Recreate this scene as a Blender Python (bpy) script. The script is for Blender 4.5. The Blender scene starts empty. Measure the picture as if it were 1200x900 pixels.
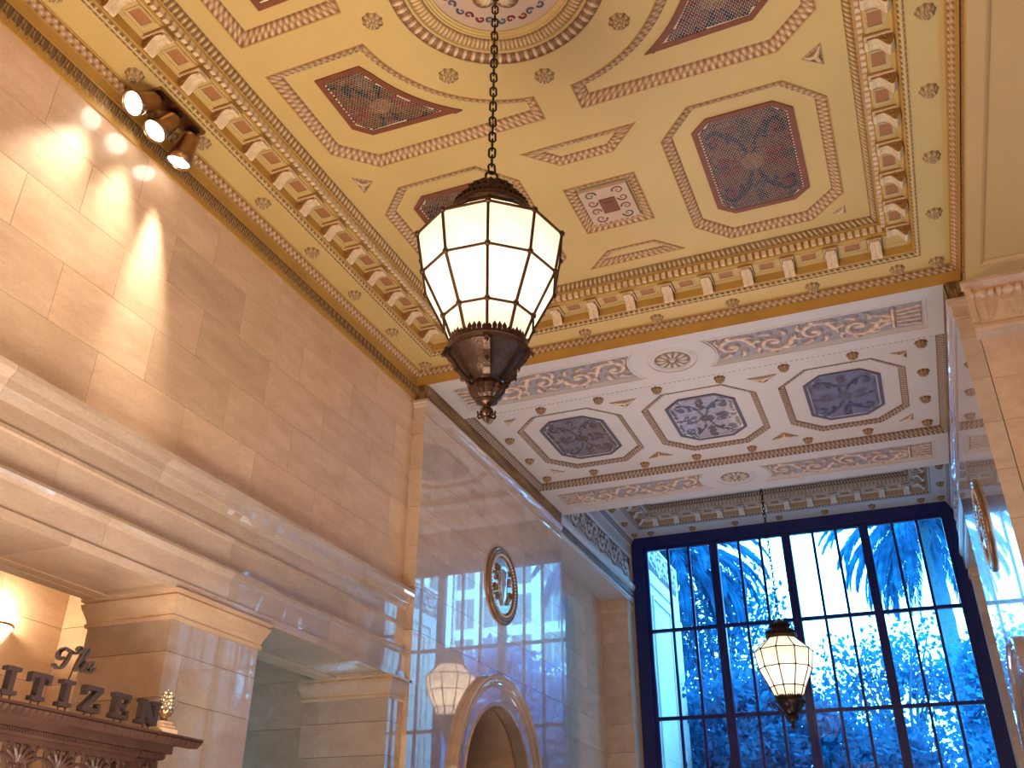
import bpy, math, random
import numpy as np
from mathutils import Vector, Matrix
from mathutils.geometry import tessellate_polygon

random.seed(7)
rng = np.random.default_rng(7)
PI = math.pi
sc = bpy.context.scene
COL = sc.collection

# ------------------------------------------------------------------ camera
# the scene is laid out with the eye point at the origin (floor at z = -1.6) and lifted by LIFT at the very end
LIFT = 1.6
FLOOR = -1.6
RW = Vector((0.91999, 0.39173, 0.01205)); DN = Vector((-0.18874, 0.46945, -0.86256))
FW = RW.cross(DN).normalized()
DN = FW.cross(RW).normalized()
cam_d = bpy.data.cameras.new('camera'); cam = bpy.data.objects.new('camera', cam_d); COL.objects.link(cam)
cam.matrix_world = Matrix(((RW.x, -DN.x, -FW.x, 0), (RW.y, -DN.y, -FW.y, 0), (RW.z, -DN.z, -FW.z, 0), (0, 0, 0, 1)))
cam_d.sensor_width = 36; cam_d.lens = 1101.21 / 1200 * 36
cam_d.shift_x = 0.01207; cam_d.shift_y = -0.0373
cam_d.clip_start = 0.05; cam_d.clip_end = 400
sc.camera = cam

# ------------------------------------------------------------------ world
w = bpy.data.worlds.new('sky'); sc.world = w; w.use_nodes = True
bg = w.node_tree.nodes['Background']; bg.inputs[0].default_value = (0.21, 0.58, 1.0, 1); bg.inputs[1].default_value = 13.0
sc.view_settings.view_transform = 'Standard'; sc.view_settings.look = 'None'
sc.view_settings.exposure = 0.0; sc.view_settings.gamma = 1.0

def area(name, loc, size, power, col, rot=(0, 0, 0), portal=False, spread=PI):
    d = bpy.data.lights.new(name, 'AREA'); d.shape = 'RECTANGLE'; d.size, d.size_y = size
    d.energy = power; d.color = col; d.spread = spread
    o = bpy.data.objects.new(name, d); COL.objects.link(o); o.location = loc; o.rotation_euler = rot
    if portal: d.cycles.is_portal = True
    return o
area('window_portal', (-2.68, 26.9, 3.9), (8.6, 10.4), 1, (1, 1, 1), (-PI/2, 0, 0), portal=True)
# warm fill added for the lobby: an unseen area light low in the hall
area('hall_fill', (-3.6, 4.2, -0.9), (3.0, 3.5), 640, (1.0, 0.84, 0.66), (PI, 0, 0))
area('entrance_lamps', (-2.2, -0.5, 2.6), (5.0, 3.0), 150, (1.0, 0.58, 0.22), (PI/2, 0, 0))
area('bay_fill', (-2.7, 22.6, -0.9), (3.0, 2.5), 110, (0.92, 0.86, 0.96), (PI, 0, 0))  # unseen fill added to brighten the bay ceiling
area('vestibule_fill', (-2.8, 15.6, 0.9), (2.0, 2.0), 150, (1.0, 0.76, 0.70), (PI, 0, 0), spread=math.radians(140))  # unseen fill added to lift the vestibule ceiling

# ------------------------------------------------------------------ materials
def new_mat(name):
    m = bpy.data.materials.new(name); m.use_nodes = True
    return m, m.node_tree, m.node_tree.nodes['Principled BSDF']
def mat(name, col, rough=0.5, metal=0.0, noise=0.0, nscale=6.0, col2=None, bump=0.0, bscale=40.0, vcol=False, coat=0.0, stretch=None, spec=0.5):
    m, nt, b = new_mat(name)
    b.inputs['Roughness'].default_value = rough; b.inputs['Metallic'].default_value = metal
    b.inputs['Specular IOR Level'].default_value = spec
    b.inputs['Coat Weight'].default_value = coat; b.inputs['Coat Roughness'].default_value = 0.03
    src = None
    if vcol:
        a = nt.nodes.new('ShaderNodeVertexColor'); a.layer_name = 'Col'; src = a.outputs[0]
    tc = nt.nodes.new('ShaderNodeTexCoord'); mp = nt.nodes.new('ShaderNodeMapping')
    nt.links.new(tc.outputs['Object'], mp.inputs[0])
    if stretch: mp.inputs['Scale'].default_value = stretch
    if noise > 0 or col2:
        n = nt.nodes.new('ShaderNodeTexNoise'); n.inputs['Scale'].default_value = nscale; n.inputs['Detail'].default_value = 5
        n.inputs['Roughness'].default_value = 0.6
        nt.links.new(mp.outputs[0], n.inputs[0])
        r = nt.nodes.new('ShaderNodeValToRGB'); r.color_ramp.elements[0].position = 0.3; r.color_ramp.elements[1].position = 0.72
        c2 = col2 or tuple(max(0, c * (1 - noise)) for c in col)
        if vcol:
            r.color_ramp.elements[0].color = (1 - noise,) * 3 + (1,); r.color_ramp.elements[1].color = (1, 1, 1, 1)
            mx = nt.nodes.new('ShaderNodeMix'); mx.data_type = 'RGBA'; mx.blend_type = 'MULTIPLY'; mx.inputs[0].default_value = 1
            nt.links.new(src, mx.inputs[6]); nt.links.new(r.outputs[0], mx.inputs[7]); src = mx.outputs[2]
        else:
            r.color_ramp.elements[0].color = (*c2, 1); r.color_ramp.elements[1].color = (*col, 1); src = r.outputs[0]
        nt.links.new(n.outputs[0], r.inputs[0])
    if src is not None: nt.links.new(src, b.inputs['Base Color'])
    else: b.inputs['Base Color'].default_value = (*col, 1)
    if bump > 0:
        n2 = nt.nodes.new('ShaderNodeTexNoise'); n2.inputs['Scale'].default_value = bscale; n2.inputs['Detail'].default_value = 3
        nt.links.new(mp.outputs[0], n2.inputs[0])
        bp = nt.nodes.new('ShaderNodeBump'); bp.inputs['Strength'].default_value = bump; bp.inputs['Distance'].default_value = 0.01
        nt.links.new(n2.outputs[0], bp.inputs['Height']); nt.links.new(bp.outputs[0], b.inputs['Normal'])
    return m

def stone_mat(name, a, b_, rough, coat=0.0, cior=1.6):
    """Polished beige marble: every block object gets its own shade, with faint veins."""
    m, nt, b = new_mat(name); L = nt.links
    tc = nt.nodes.new('ShaderNodeTexCoord'); oi = nt.nodes.new('ShaderNodeObjectInfo')
    mp = nt.nodes.new('ShaderNodeMapping'); mp.inputs['Scale'].default_value = (1.0, 0.45, 1.6); mp.inputs['Rotation'].default_value = (0.2, 0.1, 0.3)
    L.new(tc.outputs['Object'], mp.inputs[0])
    n = nt.nodes.new('ShaderNodeTexNoise'); n.noise_dimensions = '4D'; n.inputs['Scale'].default_value = 3.0; n.inputs['Detail'].default_value = 8; n.inputs['Roughness'].default_value = 0.65
    L.new(mp.outputs[0], n.inputs['Vector'])
    mm = nt.nodes.new('ShaderNodeMath'); mm.operation = 'MULTIPLY'; mm.inputs[1].default_value = 20
    L.new(oi.outputs['Random'], mm.inputs[0]); L.new(mm.outputs[0], n.inputs['W'])
    r = nt.nodes.new('ShaderNodeValToRGB'); r.color_ramp.elements[0].position = 0.32; r.color_ramp.elements[1].position = 0.68
    r.color_ramp.elements[0].color = (*a, 1); r.color_ramp.elements[1].color = (*b_, 1); L.new(n.outputs[0], r.inputs[0])
    hs = nt.nodes.new('ShaderNodeHueSaturation'); L.new(r.outputs[0], hs.inputs['Color'])
    mr = nt.nodes.new('ShaderNodeMapRange'); mr.inputs[3].default_value = 0.88; mr.inputs[4].default_value = 1.1
    L.new(oi.outputs['Random'], mr.inputs[0]); L.new(mr.outputs[0], hs.inputs['Value'])
    n2 = nt.nodes.new('ShaderNodeTexNoise'); n2.inputs['Scale'].default_value = 45; n2.inputs['Detail'].default_value = 4; L.new(mp.outputs[0], n2.inputs['Vector'])
    mx = nt.nodes.new('ShaderNodeMix'); mx.data_type = 'RGBA'; mx.blend_type = 'MULTIPLY'; mx.inputs[0].default_value = 0.25
    r2 = nt.nodes.new('ShaderNodeValToRGB'); r2.color_ramp.elements[0].position = 0.38; r2.color_ramp.elements[0].color = (0.72, 0.66, 0.6, 1); r2.color_ramp.elements[1].position = 0.55
    L.new(n2.outputs[0], r2.inputs[0]); L.new(hs.outputs[0], mx.inputs[6]); L.new(r2.outputs[0], mx.inputs[7])
    L.new(mx.outputs[2], b.inputs['Base Color'])
    b.inputs['Roughness'].default_value = rough
    b.inputs['Coat Weight'].default_value = coat; b.inputs['Coat Roughness'].default_value = 0.015; b.inputs['Coat IOR'].default_value = cior
    return m

def leafmat(name, a, b_, sc_):
    m, nt, b = new_mat(name); L = nt.links; tc = nt.nodes.new('ShaderNodeTexCoord'); n = nt.nodes.new('ShaderNodeTexNoise'); n.inputs['Scale'].default_value = sc_
    r = nt.nodes.new('ShaderNodeValToRGB'); r.color_ramp.elements[0].position = 0.35; r.color_ramp.elements[1].position = 0.65
    r.color_ramp.elements[0].color = (*b_, 1); r.color_ramp.elements[1].color = (*a, 1); L.new(tc.outputs['Object'], n.inputs[0]); L.new(n.outputs[0], r.inputs[0])
    L.new(r.outputs[0], b.inputs['Base Color']); b.inputs['Roughness'].default_value = 0.6; b.inputs['Specular IOR Level'].default_value = 0.1
    t = nt.nodes.new('ShaderNodeBsdfTranslucent'); L.new(r.outputs[0], t.inputs[0]); mx = nt.nodes.new('ShaderNodeMixShader'); mx.inputs[0].default_value = 0.5
    L.new(b.outputs[0], mx.inputs[1]); L.new(t.outputs[0], mx.inputs[2]); L.new(mx.outputs[0], nt.nodes['Material Output'].inputs[0]); return m
M = {}
M['stone'] = stone_mat('polished_beige_marble', (0.64, 0.42, 0.27), (0.82, 0.60, 0.42), 0.28, 0.4)
M['gloss'] = stone_mat('mirror_polished_marble', (0.58, 0.42, 0.32), (0.72, 0.56, 0.45), 0.22, 1.0, 2.5)
M['joint'] = mat('dark_joint', (0.16, 0.09, 0.05), 0.9)
M['gold'] = mat('gold_ceiling_paint', (0.66, 0.47, 0.18), 0.5, noise=0.10, nscale=0.8)
M['ochre'] = mat('ochre_gilding', (0.55, 0.31, 0.07), 0.42, noise=0.2, nscale=2.0)
M['cream'] = mat('pale_stone_paint', (0.60, 0.55, 0.52), 0.5, noise=0.08, nscale=1.0)
M['brown'] = mat('red_brown_paint', (0.23, 0.07, 0.03), 0.5, noise=0.2, nscale=8)
M['tan'] = mat('tan_soffit_paint', (0.62, 0.40, 0.16), 0.5, noise=0.1, nscale=0.8)
M['mauve'] = mat('tan_mauve_paint', (0.60, 0.43, 0.30), 0.5, noise=0.1, nscale=3)
M['dentil'] = mat('cream_dentils', (0.74, 0.58, 0.38), 0.5)
M['slate'] = mat('slate_paint', (0.10, 0.085, 0.13), 0.4)
M['bayochre'] = mat('faded_ochre', (0.44, 0.32, 0.20), 0.5)
M['orn'] = mat('painted_plaster_ornament', (1, 1, 1), 0.5, vcol=True, noise=0.25, nscale=25)
M['tile'] = mat('glazed_mosaic', (1, 1, 1), 0.35, spec=0.25, vcol=True, noise=0.25, nscale=60)
M['tileblue'] = mat('glossy_mosaic', (1, 1, 1), 0.12, vcol=True, noise=0.25, nscale=60, spec=0.9)
M['grout'] = mat('cream_grout', (0.72, 0.62, 0.45), 0.8)
M['bronze'] = mat('dark_bronze', (0.075, 0.035, 0.022), 0.32, metal=0.6, noise=0.5, nscale=25, bump=0.3, bscale=60)
M['iron'] = mat('blackened_iron', (0.03, 0.018, 0.012), 0.4, metal=0.5)
M['brass'] = mat('brushed_bronze', (0.42, 0.25, 0.13), 0.3, metal=1.0, stretch=(1, 1, 0.1), noise=0.2, nscale=60)
M['window'] = mat('navy_window_frame', (0.010, 0.014, 0.13), 0.3, noise=0.3, nscale=4)
M['wood'] = mat('carved_dark_wood', (0.095, 0.042, 0.03), 0.45, noise=0.45, nscale=9, stretch=(1, 0.3, 1), bump=0.2)
M['letter'] = mat('brown_lettering', (0.055, 0.034, 0.034), 0.35, noise=0.3, nscale=12)
M['script'] = mat('pewter_script', (0.16, 0.11, 0.09), 0.3, metal=0.5)
M['giltdark'] = mat('gilt_bronze', (0.36, 0.19, 0.08), 0.25, metal=0.5, noise=0.4, nscale=20)
M['plate'] = mat('pale_polished_plate', (0.80, 0.76, 0.74), 0.16, metal=0.75, coat=1.0)
M['giltsilver'] = mat('pale_gilt', (0.75, 0.66, 0.52), 0.25, metal=0.9)
M['floor'] = mat('floor_marble', (0.22, 0.14, 0.09), 0.25, noise=0.3, nscale=1.5)
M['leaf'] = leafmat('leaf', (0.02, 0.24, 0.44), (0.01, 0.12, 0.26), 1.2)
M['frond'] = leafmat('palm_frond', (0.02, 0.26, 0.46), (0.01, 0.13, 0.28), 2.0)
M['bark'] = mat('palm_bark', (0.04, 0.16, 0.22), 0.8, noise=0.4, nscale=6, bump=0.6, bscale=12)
M['facade'] = mat('pale_facade', (0.80, 0.77, 0.70), 0.7, noise=0.1, nscale=1)
M['farglass'] = mat('far_window_glass', (0.10, 0.16, 0.17), 0.1)
M['paving'] = mat('paving', (0.42, 0.42, 0.40), 0.8, noise=0.2, nscale=2)
M['plaster'] = mat('corridor_stone', (0.60, 0.38, 0.22), 0.35, noise=0.15, nscale=2)

def emis(name, col, strength, base=(0.8, 0.7, 0.55), trans=0.0, noise=0.0):
    m, nt, b = new_mat(name); L = nt.links
    out = nt.nodes['Material Output']
    e = nt.nodes.new('ShaderNodeEmission'); e.inputs[0].default_value = (*col, 1); e.inputs[1].default_value = strength
    ad = nt.nodes.new('ShaderNodeAddShader')
    b.inputs['Base Color'].default_value = (*base, 1); b.inputs['Roughness'].default_value = 0.35
    if trans > 0:
        tr = nt.nodes.new('ShaderNodeBsdfTranslucent'); tr.inputs[0].default_value = (0.95, 0.88, 0.74, 1)
        mx = nt.nodes.new('ShaderNodeMixShader'); mx.inputs[0].default_value = trans
        L.new(b.outputs[0], mx.inputs[1]); L.new(tr.outputs[0], mx.inputs[2]); L.new(mx.outputs[0], ad.inputs[0])
        tc = nt.nodes.new('ShaderNodeTexCoord'); n = nt.nodes.new('ShaderNodeTexNoise'); n.inputs['Scale'].default_value = 9; n.inputs['Detail'].default_value = 4
        L.new(tc.outputs['Object'], n.inputs[0]); r = nt.nodes.new('ShaderNodeValToRGB')
        r.color_ramp.elements[0].color = (0.80, 0.70, 0.52, 1); r.color_ramp.elements[1].color = (1, 0.96, 0.86, 1)
        L.new(n.outputs[0], r.inputs[0]); L.new(r.outputs[0], tr.inputs[0])
    else:
        L.new(b.outputs[0], ad.inputs[0])
    L.new(e.outputs[0], ad.inputs[1]); L.new(ad.outputs[0], out.inputs[0])
    return m
M['pane_lit'] = emis('lit_frosted_glass', (1.0, 0.83, 0.66), 0.32, trans=0.6)
M['lens'] = emis('spotlight_lens', (1.0, 0.93, 0.80), 9.0)
M['sconce_glass'] = emis('sconce_glass', (1.0, 0.82, 0.55), 5.0)
def glass():
    m, nt, b = new_mat('blue_tinted_window_glass'); L = nt.links; out = nt.nodes['Material Output']
    t = nt.nodes.new('ShaderNodeBsdfTransparent'); t.inputs[0].default_value = (0.62, 0.86, 0.96, 1)
    g = nt.nodes.new('ShaderNodeBsdfGlossy'); g.inputs['Roughness'].default_value = 0.0
    f = nt.nodes.new('ShaderNodeFresnel'); f.inputs[0].default_value = 1.45
    mx = nt.nodes.new('ShaderNodeMixShader'); L.new(f.outputs[0], mx.inputs[0]); L.new(t.outputs[0], mx.inputs[1]); L.new(g.outputs[0], mx.inputs[2])
    L.new(mx.outputs[0], out.inputs[0]); return m
M['glass'] = glass()

# ------------------------------------------------------------------ mesh helpers
class MB:
    def __init__(s): s.v = []; s.f = []; s.c = []; s.n = 0; s.arr = []; s.smooth = False
    def add(s, vs, fs, col=None):
        b = len(s.v); s.v.extend([tuple(p) for p in vs]); s.f.extend([tuple(i + b for i in f) for f in fs])
        s.c.extend([col if col is not None else (1, 1, 1)] * len(fs)) if (col is None or not isinstance(col, list)) else s.c.extend(col)
        return s
    def box(s, x0, x1, y0, y1, z0, z1, col=None):
        return s.add([(x0,y0,z0),(x1,y0,z0),(x1,y1,z0),(x0,y1,z0),(x0,y0,z1),(x1,y0,z1),(x1,y1,z1),(x0,y1,z1)],
                     [(0,3,2,1),(4,5,6,7),(0,1,5,4),(1,2,6,5),(2,3,7,6),(3,0,4,7)], col)
    def obox(s, c, ax, ay, az, col=None):
        c = Vector(c); ax, ay, az = Vector(ax), Vector(ay), Vector(az)
        vs = [c + sx*ax + sy*ay + sz*az for sz in (-1, 1) for sx, sy in ((-1,-1),(1,-1),(1,1),(-1,1))]
        return s.add(vs, [(0,3,2,1),(4,5,6,7),(0,1,5,4),(1,2,6,5),(2,3,7,6),(3,0,4,7)], col)
    def prism(s, poly, z0, z1, col=None):
        n = len(poly)
        vs = [(x, y, z0) for x, y in poly] + [(x, y, z1) for x, y in poly]
        tri = tessellate_polygon([[Vector((x, y, 0)) for x, y in poly]])
        fs = [tuple(t) for t in tri] + [tuple(i + n for i in t[::-1]) for t in tri]
        fs += [(i, (i+1) % n, (i+1) % n + n, i + n) for i in range(n)]
        return s.add(vs, fs, col)
    def grid(s, P, col=None, closed=False):
        """P: array [nu, nv, 3]"""
        nu, nv = P.shape[:2]; b = len(s.v); s.v.extend(map(tuple, P.reshape(-1, 3)))
        for i in range(nu if closed else nu - 1):
            i2 = (i + 1) % nu
            for j in range(nv - 1):
                s.f.append((b+i*nv+j, b+i2*nv+j, b+i2*nv+j+1, b+i*nv+j+1))
                if col is None: s.c.append((1, 1, 1))
                elif isinstance(col, np.ndarray): s.c.append(tuple(0.25*(col[i, j] + col[i2, j] + col[i, j+1] + col[i2, j+1])))
                else: s.c.append(col)
        return s
    def tube(s, pts, r, n=6, col=None, closed=False, caps=True):
        pts = [Vector(p) for p in pts]; m = len(pts); rr = r if isinstance(r, (list, tuple)) else [r] * m
        rings = []; up = None
        for i, p in enumerate(pts):
            if closed: t = pts[(i+1) % m] - pts[i-1]
            else: t = pts[min(i+1, m-1)] - pts[max(i-1, 0)]
            t.normalize()
            if up is None:
                up = Vector((0, 0, 1)) if abs(t.z) < 0.9 else Vector((1, 0, 0))
            a = up - t * up.dot(t)
            if a.length < 1e-5: a = Vector((1, 0, 0)) - t * t.x
            a.normalize(); up = a; b = t.cross(a)
            rings.append([p + rr[i] * (math.cos(2*PI*k/n) * a + math.sin(2*PI*k/n) * b) for k in range(n)])
        vs = [v for rg in rings for v in rg]; fs = []
        for i in range(m if closed else m - 1):
            i2 = (i + 1) % m
            for k in range(n): fs.append((i*n+k, i*n+(k+1) % n, i2*n+(k+1) % n, i2*n+k))
        if not closed and caps: fs += [tuple(range(n))[::-1], tuple(range((m-1)*n, m*n))]
        return s.add(vs, fs, col)
    def lathe(s, prof, n=24, c=(0, 0, 0), col=None, ph=0.0, rot=None):
        vs = []
        for r, z in prof:
            for k in range(n):
                a = ph + 2*PI*k/n; p = Vector((r*math.cos(a), r*math.sin(a), z))
                if rot: p = rot @ p
                vs.append((p.x + c[0], p.y + c[1], p.z + c[2]))
        fs = [(i*n+k, i*n+(k+1) % n, (i+1)*n+(k+1) % n, (i+1)*n+k) for i in range(len(prof)-1) for k in range(n)]
        return s.add(vs, fs, col)
    def mesh(s, name, m=None, smooth=False):
        me = bpy.data.meshes.new(name)
        me.from_pydata(s.v, [], s.f)
        if any(c != (1, 1, 1) for c in s.c[:4000:7]) or any(c != (1, 1, 1) for c in s.c[:50]):
            at = me.color_attributes.new('Col', 'FLOAT_COLOR', 'CORNER')
            cnt = np.array([len(f) for f in s.f]); cols = np.repeat(np.array(s.c, dtype=np.float32)[:, :3], cnt, axis=0)
            out = np.ones((len(cols), 4), dtype=np.float32); out[:, :3] = cols
            at.data.foreach_set('color', out.ravel())
        if m: me.materials.append(M[m])
        if smooth: me.polygons.foreach_set('use_smooth', [True] * len(me.polygons))
        me.update(); return me
    def build(s, name, m, parent=None, smooth=False, loc=None, kind=None, **kw):
        return link(name, s.mesh(name, m, smooth), parent, loc, kind, **kw)

def link(name, me, parent=None, loc=None, kind=None, label=None, cat=None, group=None, rot=None):
    o = bpy.data.objects.new(name, me); COL.objects.link(o)
    if parent: o.parent = parent
    if loc is not None: o.location = loc
    if rot is not None: o.rotation_euler = rot
    if kind: o['kind'] = kind
    if label: o['label'] = label
    if cat: o['category'] = cat
    if group: o['group'] = group
    return o
def empty(name, loc=(0, 0, 0), **kw):
    o = link(name, None, None, loc, **kw); o.empty_display_size = 0.2; return o
def structure(name, label, cat, loc=(0, 0, 0)):
    return empty(name, loc, kind='structure', label=label, cat=cat)

# ---- ornament height functions: s along the run (m), t across 0..1 -> height 0..1
def h_leaf(s, t, p=0.085):
    def row(s, t, t0, t1, ph):
        x = ((s / p + ph) % 1.0 - 0.5) * 2; y = np.clip((t - t0) / (t1 - t0), 0, 1)
        wd = 0.28 + 0.52 * np.sin(PI * np.clip(y * 1.05, 0, 1)) ** 0.7
        h = np.clip(1 - (x / wd) ** 2, 0, 1) ** 0.5 * np.where((t >= t0) & (t <= t1), 1, 0) * (0.45 + 0.55 * np.sin(PI * y))
        return h * (0.82 + 0.18 * np.cos(x * 9))
    return np.maximum(row(s, t, -0.05, 0.62, 0), 0.95 * row(s, t, 0.40, 1.05, 0.5))
def h_egg(s, t, p=0.10):
    x = ((s / p) % 1.0 - 0.5) * 2; y = (t - 0.5) * 2
    egg = np.sqrt(np.clip(1 - (x / 0.6) ** 2 - (y / 0.85) ** 2, 0, 1))
    dart = np.clip(1 - np.abs(np.abs(x) - 1) / 0.16, 0, 1) * np.clip(1 - np.abs(y), 0, 1) * 0.7
    return np.maximum(np.maximum(egg, dart), np.where(np.abs(y) > 0.86, 0.5, 0))
def h_rib(s, t, p=0.06):
    return np.abs(np.sin(PI * s / p)) ** 0.7 * (0.4 + 0.6 * np.sin(PI * np.clip(t, 0, 1)))
def h_loop(s, t, p=0.085):          # upright narrow leaves of the fringe on the wall
    x = ((s / p) % 1.0 - 0.5) * 2; wd = 0.35 + 0.45 * t
    rim = np.clip(1 - np.abs(np.abs(x) - wd) / 0.17, 0, 1); mid = np.clip(1 - np.abs(x) / 0.16, 0, 1) * 0.75
    return np.maximum(rim, mid) * np.where(t < 0.96, 1, 0.3)

PAL = {  # (shade painted into the hollows, body, highlight painted on the crests)
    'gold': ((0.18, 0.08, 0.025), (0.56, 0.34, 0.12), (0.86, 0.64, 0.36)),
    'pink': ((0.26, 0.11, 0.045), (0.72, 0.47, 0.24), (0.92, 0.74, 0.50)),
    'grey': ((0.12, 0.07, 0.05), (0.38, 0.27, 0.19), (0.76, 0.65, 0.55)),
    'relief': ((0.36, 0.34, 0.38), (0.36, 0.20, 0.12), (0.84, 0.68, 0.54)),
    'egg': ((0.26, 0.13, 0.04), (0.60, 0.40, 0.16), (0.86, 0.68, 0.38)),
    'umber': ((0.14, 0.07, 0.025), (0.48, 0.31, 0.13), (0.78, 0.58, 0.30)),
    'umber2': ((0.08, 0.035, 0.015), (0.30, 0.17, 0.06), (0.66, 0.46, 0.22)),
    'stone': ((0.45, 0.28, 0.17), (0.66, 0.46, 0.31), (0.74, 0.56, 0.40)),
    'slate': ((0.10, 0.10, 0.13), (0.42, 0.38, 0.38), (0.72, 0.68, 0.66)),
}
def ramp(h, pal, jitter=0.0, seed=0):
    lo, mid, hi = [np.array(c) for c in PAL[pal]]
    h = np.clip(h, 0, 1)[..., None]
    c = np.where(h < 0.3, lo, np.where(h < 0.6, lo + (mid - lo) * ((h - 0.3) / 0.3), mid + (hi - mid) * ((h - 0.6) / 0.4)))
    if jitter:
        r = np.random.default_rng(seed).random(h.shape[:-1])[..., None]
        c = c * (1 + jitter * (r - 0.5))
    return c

def band(mb, A0, A1, B0, B1, fn, depth, pal, s0=0.0, ds=0.014, nt=6, nrm=None, jitter=0.15):
    """Ornamented band between edge A0->A1 and edge B0->B1 (3-d points); height displaces along nrm."""
    A0, A1, B0, B1 = map(np.array, (A0, A1, B0, B1)); L = np.linalg.norm((A1 + B1 - A0 - B0) / 2)
    n = max(2, int(L / ds)); u = np.linspace(0, 1, n)[:, None, None]; t = np.linspace(0, 1, nt)[None, :, None]
    Pa = A0 + (A1 - A0) * u; Pb = B0 + (B1 - B0) * u; P = Pa + (Pb - Pa) * t
    if nrm is None:
        nrm = np.cross(A1 - A0, B0 - A0); nrm = nrm / np.linalg.norm(nrm)
        if nrm[2] > 0: nrm = -nrm
    nrm = np.array(nrm, float)
    S = s0 + u[..., 0] * L + 0 * t[..., 0]; T = t[..., 0] + 0 * u[..., 0]
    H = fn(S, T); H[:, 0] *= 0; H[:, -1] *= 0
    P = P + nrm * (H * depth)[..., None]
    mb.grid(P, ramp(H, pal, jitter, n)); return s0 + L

def inset(poly, d):
    """Offset a counter-clockwise polygon inward by d."""
    n = len(poly); out = []
    for i in range(n):
        p0, p1, p2 = [np.array(poly[j % n], float) for j in (i - 1, i, i + 1)]
        e1 = (p1 - p0) / np.linalg.norm(p1 - p0); e2 = (p2 - p1) / np.linalg.norm(p2 - p1)
        n1 = np.array((-e1[1], e1[0])); n2 = np.array((-e2[1], e2[0])); k = 1 + n1.dot(n2)
        out.append(tuple(p1 + d * (n1 + n2) / k))
    return out
def ccw(poly):
    a = sum(poly[i-1][0] * poly[i][1] - poly[i][0] * poly[i-1][1] for i in range(len(poly)))
    return poly if a > 0 else poly[::-1]
def holed(mb, outer, holes, z, col=None):
    """Flat sheet with holes at height z."""
    loops = [[Vector((x, y, 0)) for x, y in outer]] + [[Vector((x, y, 0)) for x, y in h] for h in holes]
    vs = [(v.x, v.y, z) for l in loops for v in l]
    mb.add(vs, [tuple(t) for t in tessellate_polygon(loops)], col)
def rect(cx, cy, hx, hy): return [(cx-hx, cy-hy), (cx+hx, cy-hy), (cx+hx, cy+hy), (cx-hx, cy+hy)]
def circle(cx, cy, r, n=48): return [(cx + r*math.cos(2*PI*k/n), cy + r*math.sin(2*PI*k/n)) for k in range(n)]
def frame_band(mb, poly, w, z0, z1, fn, depth, pal, **kw):
    q = inset(poly, w); s = 0; n = len(poly)
    for i in range(n):
        j = (i + 1) % n
        s = band(mb, (*poly[i], z0), (*poly[j], z0), (*q[i], z1), (*q[j], z1), fn, depth, pal, s0=s, **kw)
    return q
def ring_profile(mb, cx, cy, hx, hy, prof, col=None):
    """Mitred moulding round a rectangle; prof is (inward offset, z)."""
    for (d0, z0), (d1, z1) in zip(prof[:-1], prof[1:]):
        a = rect(cx, cy, hx - d0, hy - d0); b = rect(cx, cy, hx - d1, hy - d1)
        for i in range(4):
            j = (i + 1) % 4; mb.add([(*a[i], z0), (*a[j], z0), (*b[j], z1), (*b[i], z1)], [(0, 1, 2, 3)], col)

# ---- scroll patterns as sets of strokes
def spiral(cx, cy, r, turns, a0, sgn, n=26):
    return [(cx + r * (1 - 0.85 * k / n) * math.cos(a0 + sgn * 2*PI*turns * k / n),
             cy + r * (1 - 0.85 * k / n) * math.sin(a0 + sgn * 2*PI*turns * k / n)) for k in range(n + 1)]
def stroke_h(X, Y, strokes):
    """strokes: (points, w0, w1) -> ridge height at X, Y"""
    H = np.zeros_like(X)
    for pts, w0, w1 in strokes:
        P = np.array(pts); n = len(P) - 1
        for i in range(n):
            a, b = P[i], P[i+1]; ab = b - a; L2 = max(ab @ ab, 1e-9)
            wd = w0 + (w1 - w0) * (i + 0.5) / n
            mask = (X > min(a[0], b[0]) - wd) & (X < max(a[0], b[0]) + wd) & (Y > min(a[1], b[1]) - wd) & (Y < max(a[1], b[1]) + wd)
            if not mask.any(): continue
            x, y = X[mask], Y[mask]
            t = np.clip(((x - a[0]) * ab[0] + (y - a[1]) * ab[1]) / L2, 0, 1)
            d = np.hypot(x - a[0] - t * ab[0], y - a[1] - t * ab[1])
            H[mask] = np.maximum(H[mask], np.sqrt(np.clip(1 - (d / wd) ** 2, 0, 1)))
    return H
def leaf_stroke(x, y, ang, L, wd, bend=0.5, n=7):
    pts = []; a = ang
    for k in range(n + 1):
        pts.append((x, y)); x += L / n * math.cos(a); y += L / n * math.sin(a); a += bend / n
    return (pts, wd, wd * 0.35)
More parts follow.
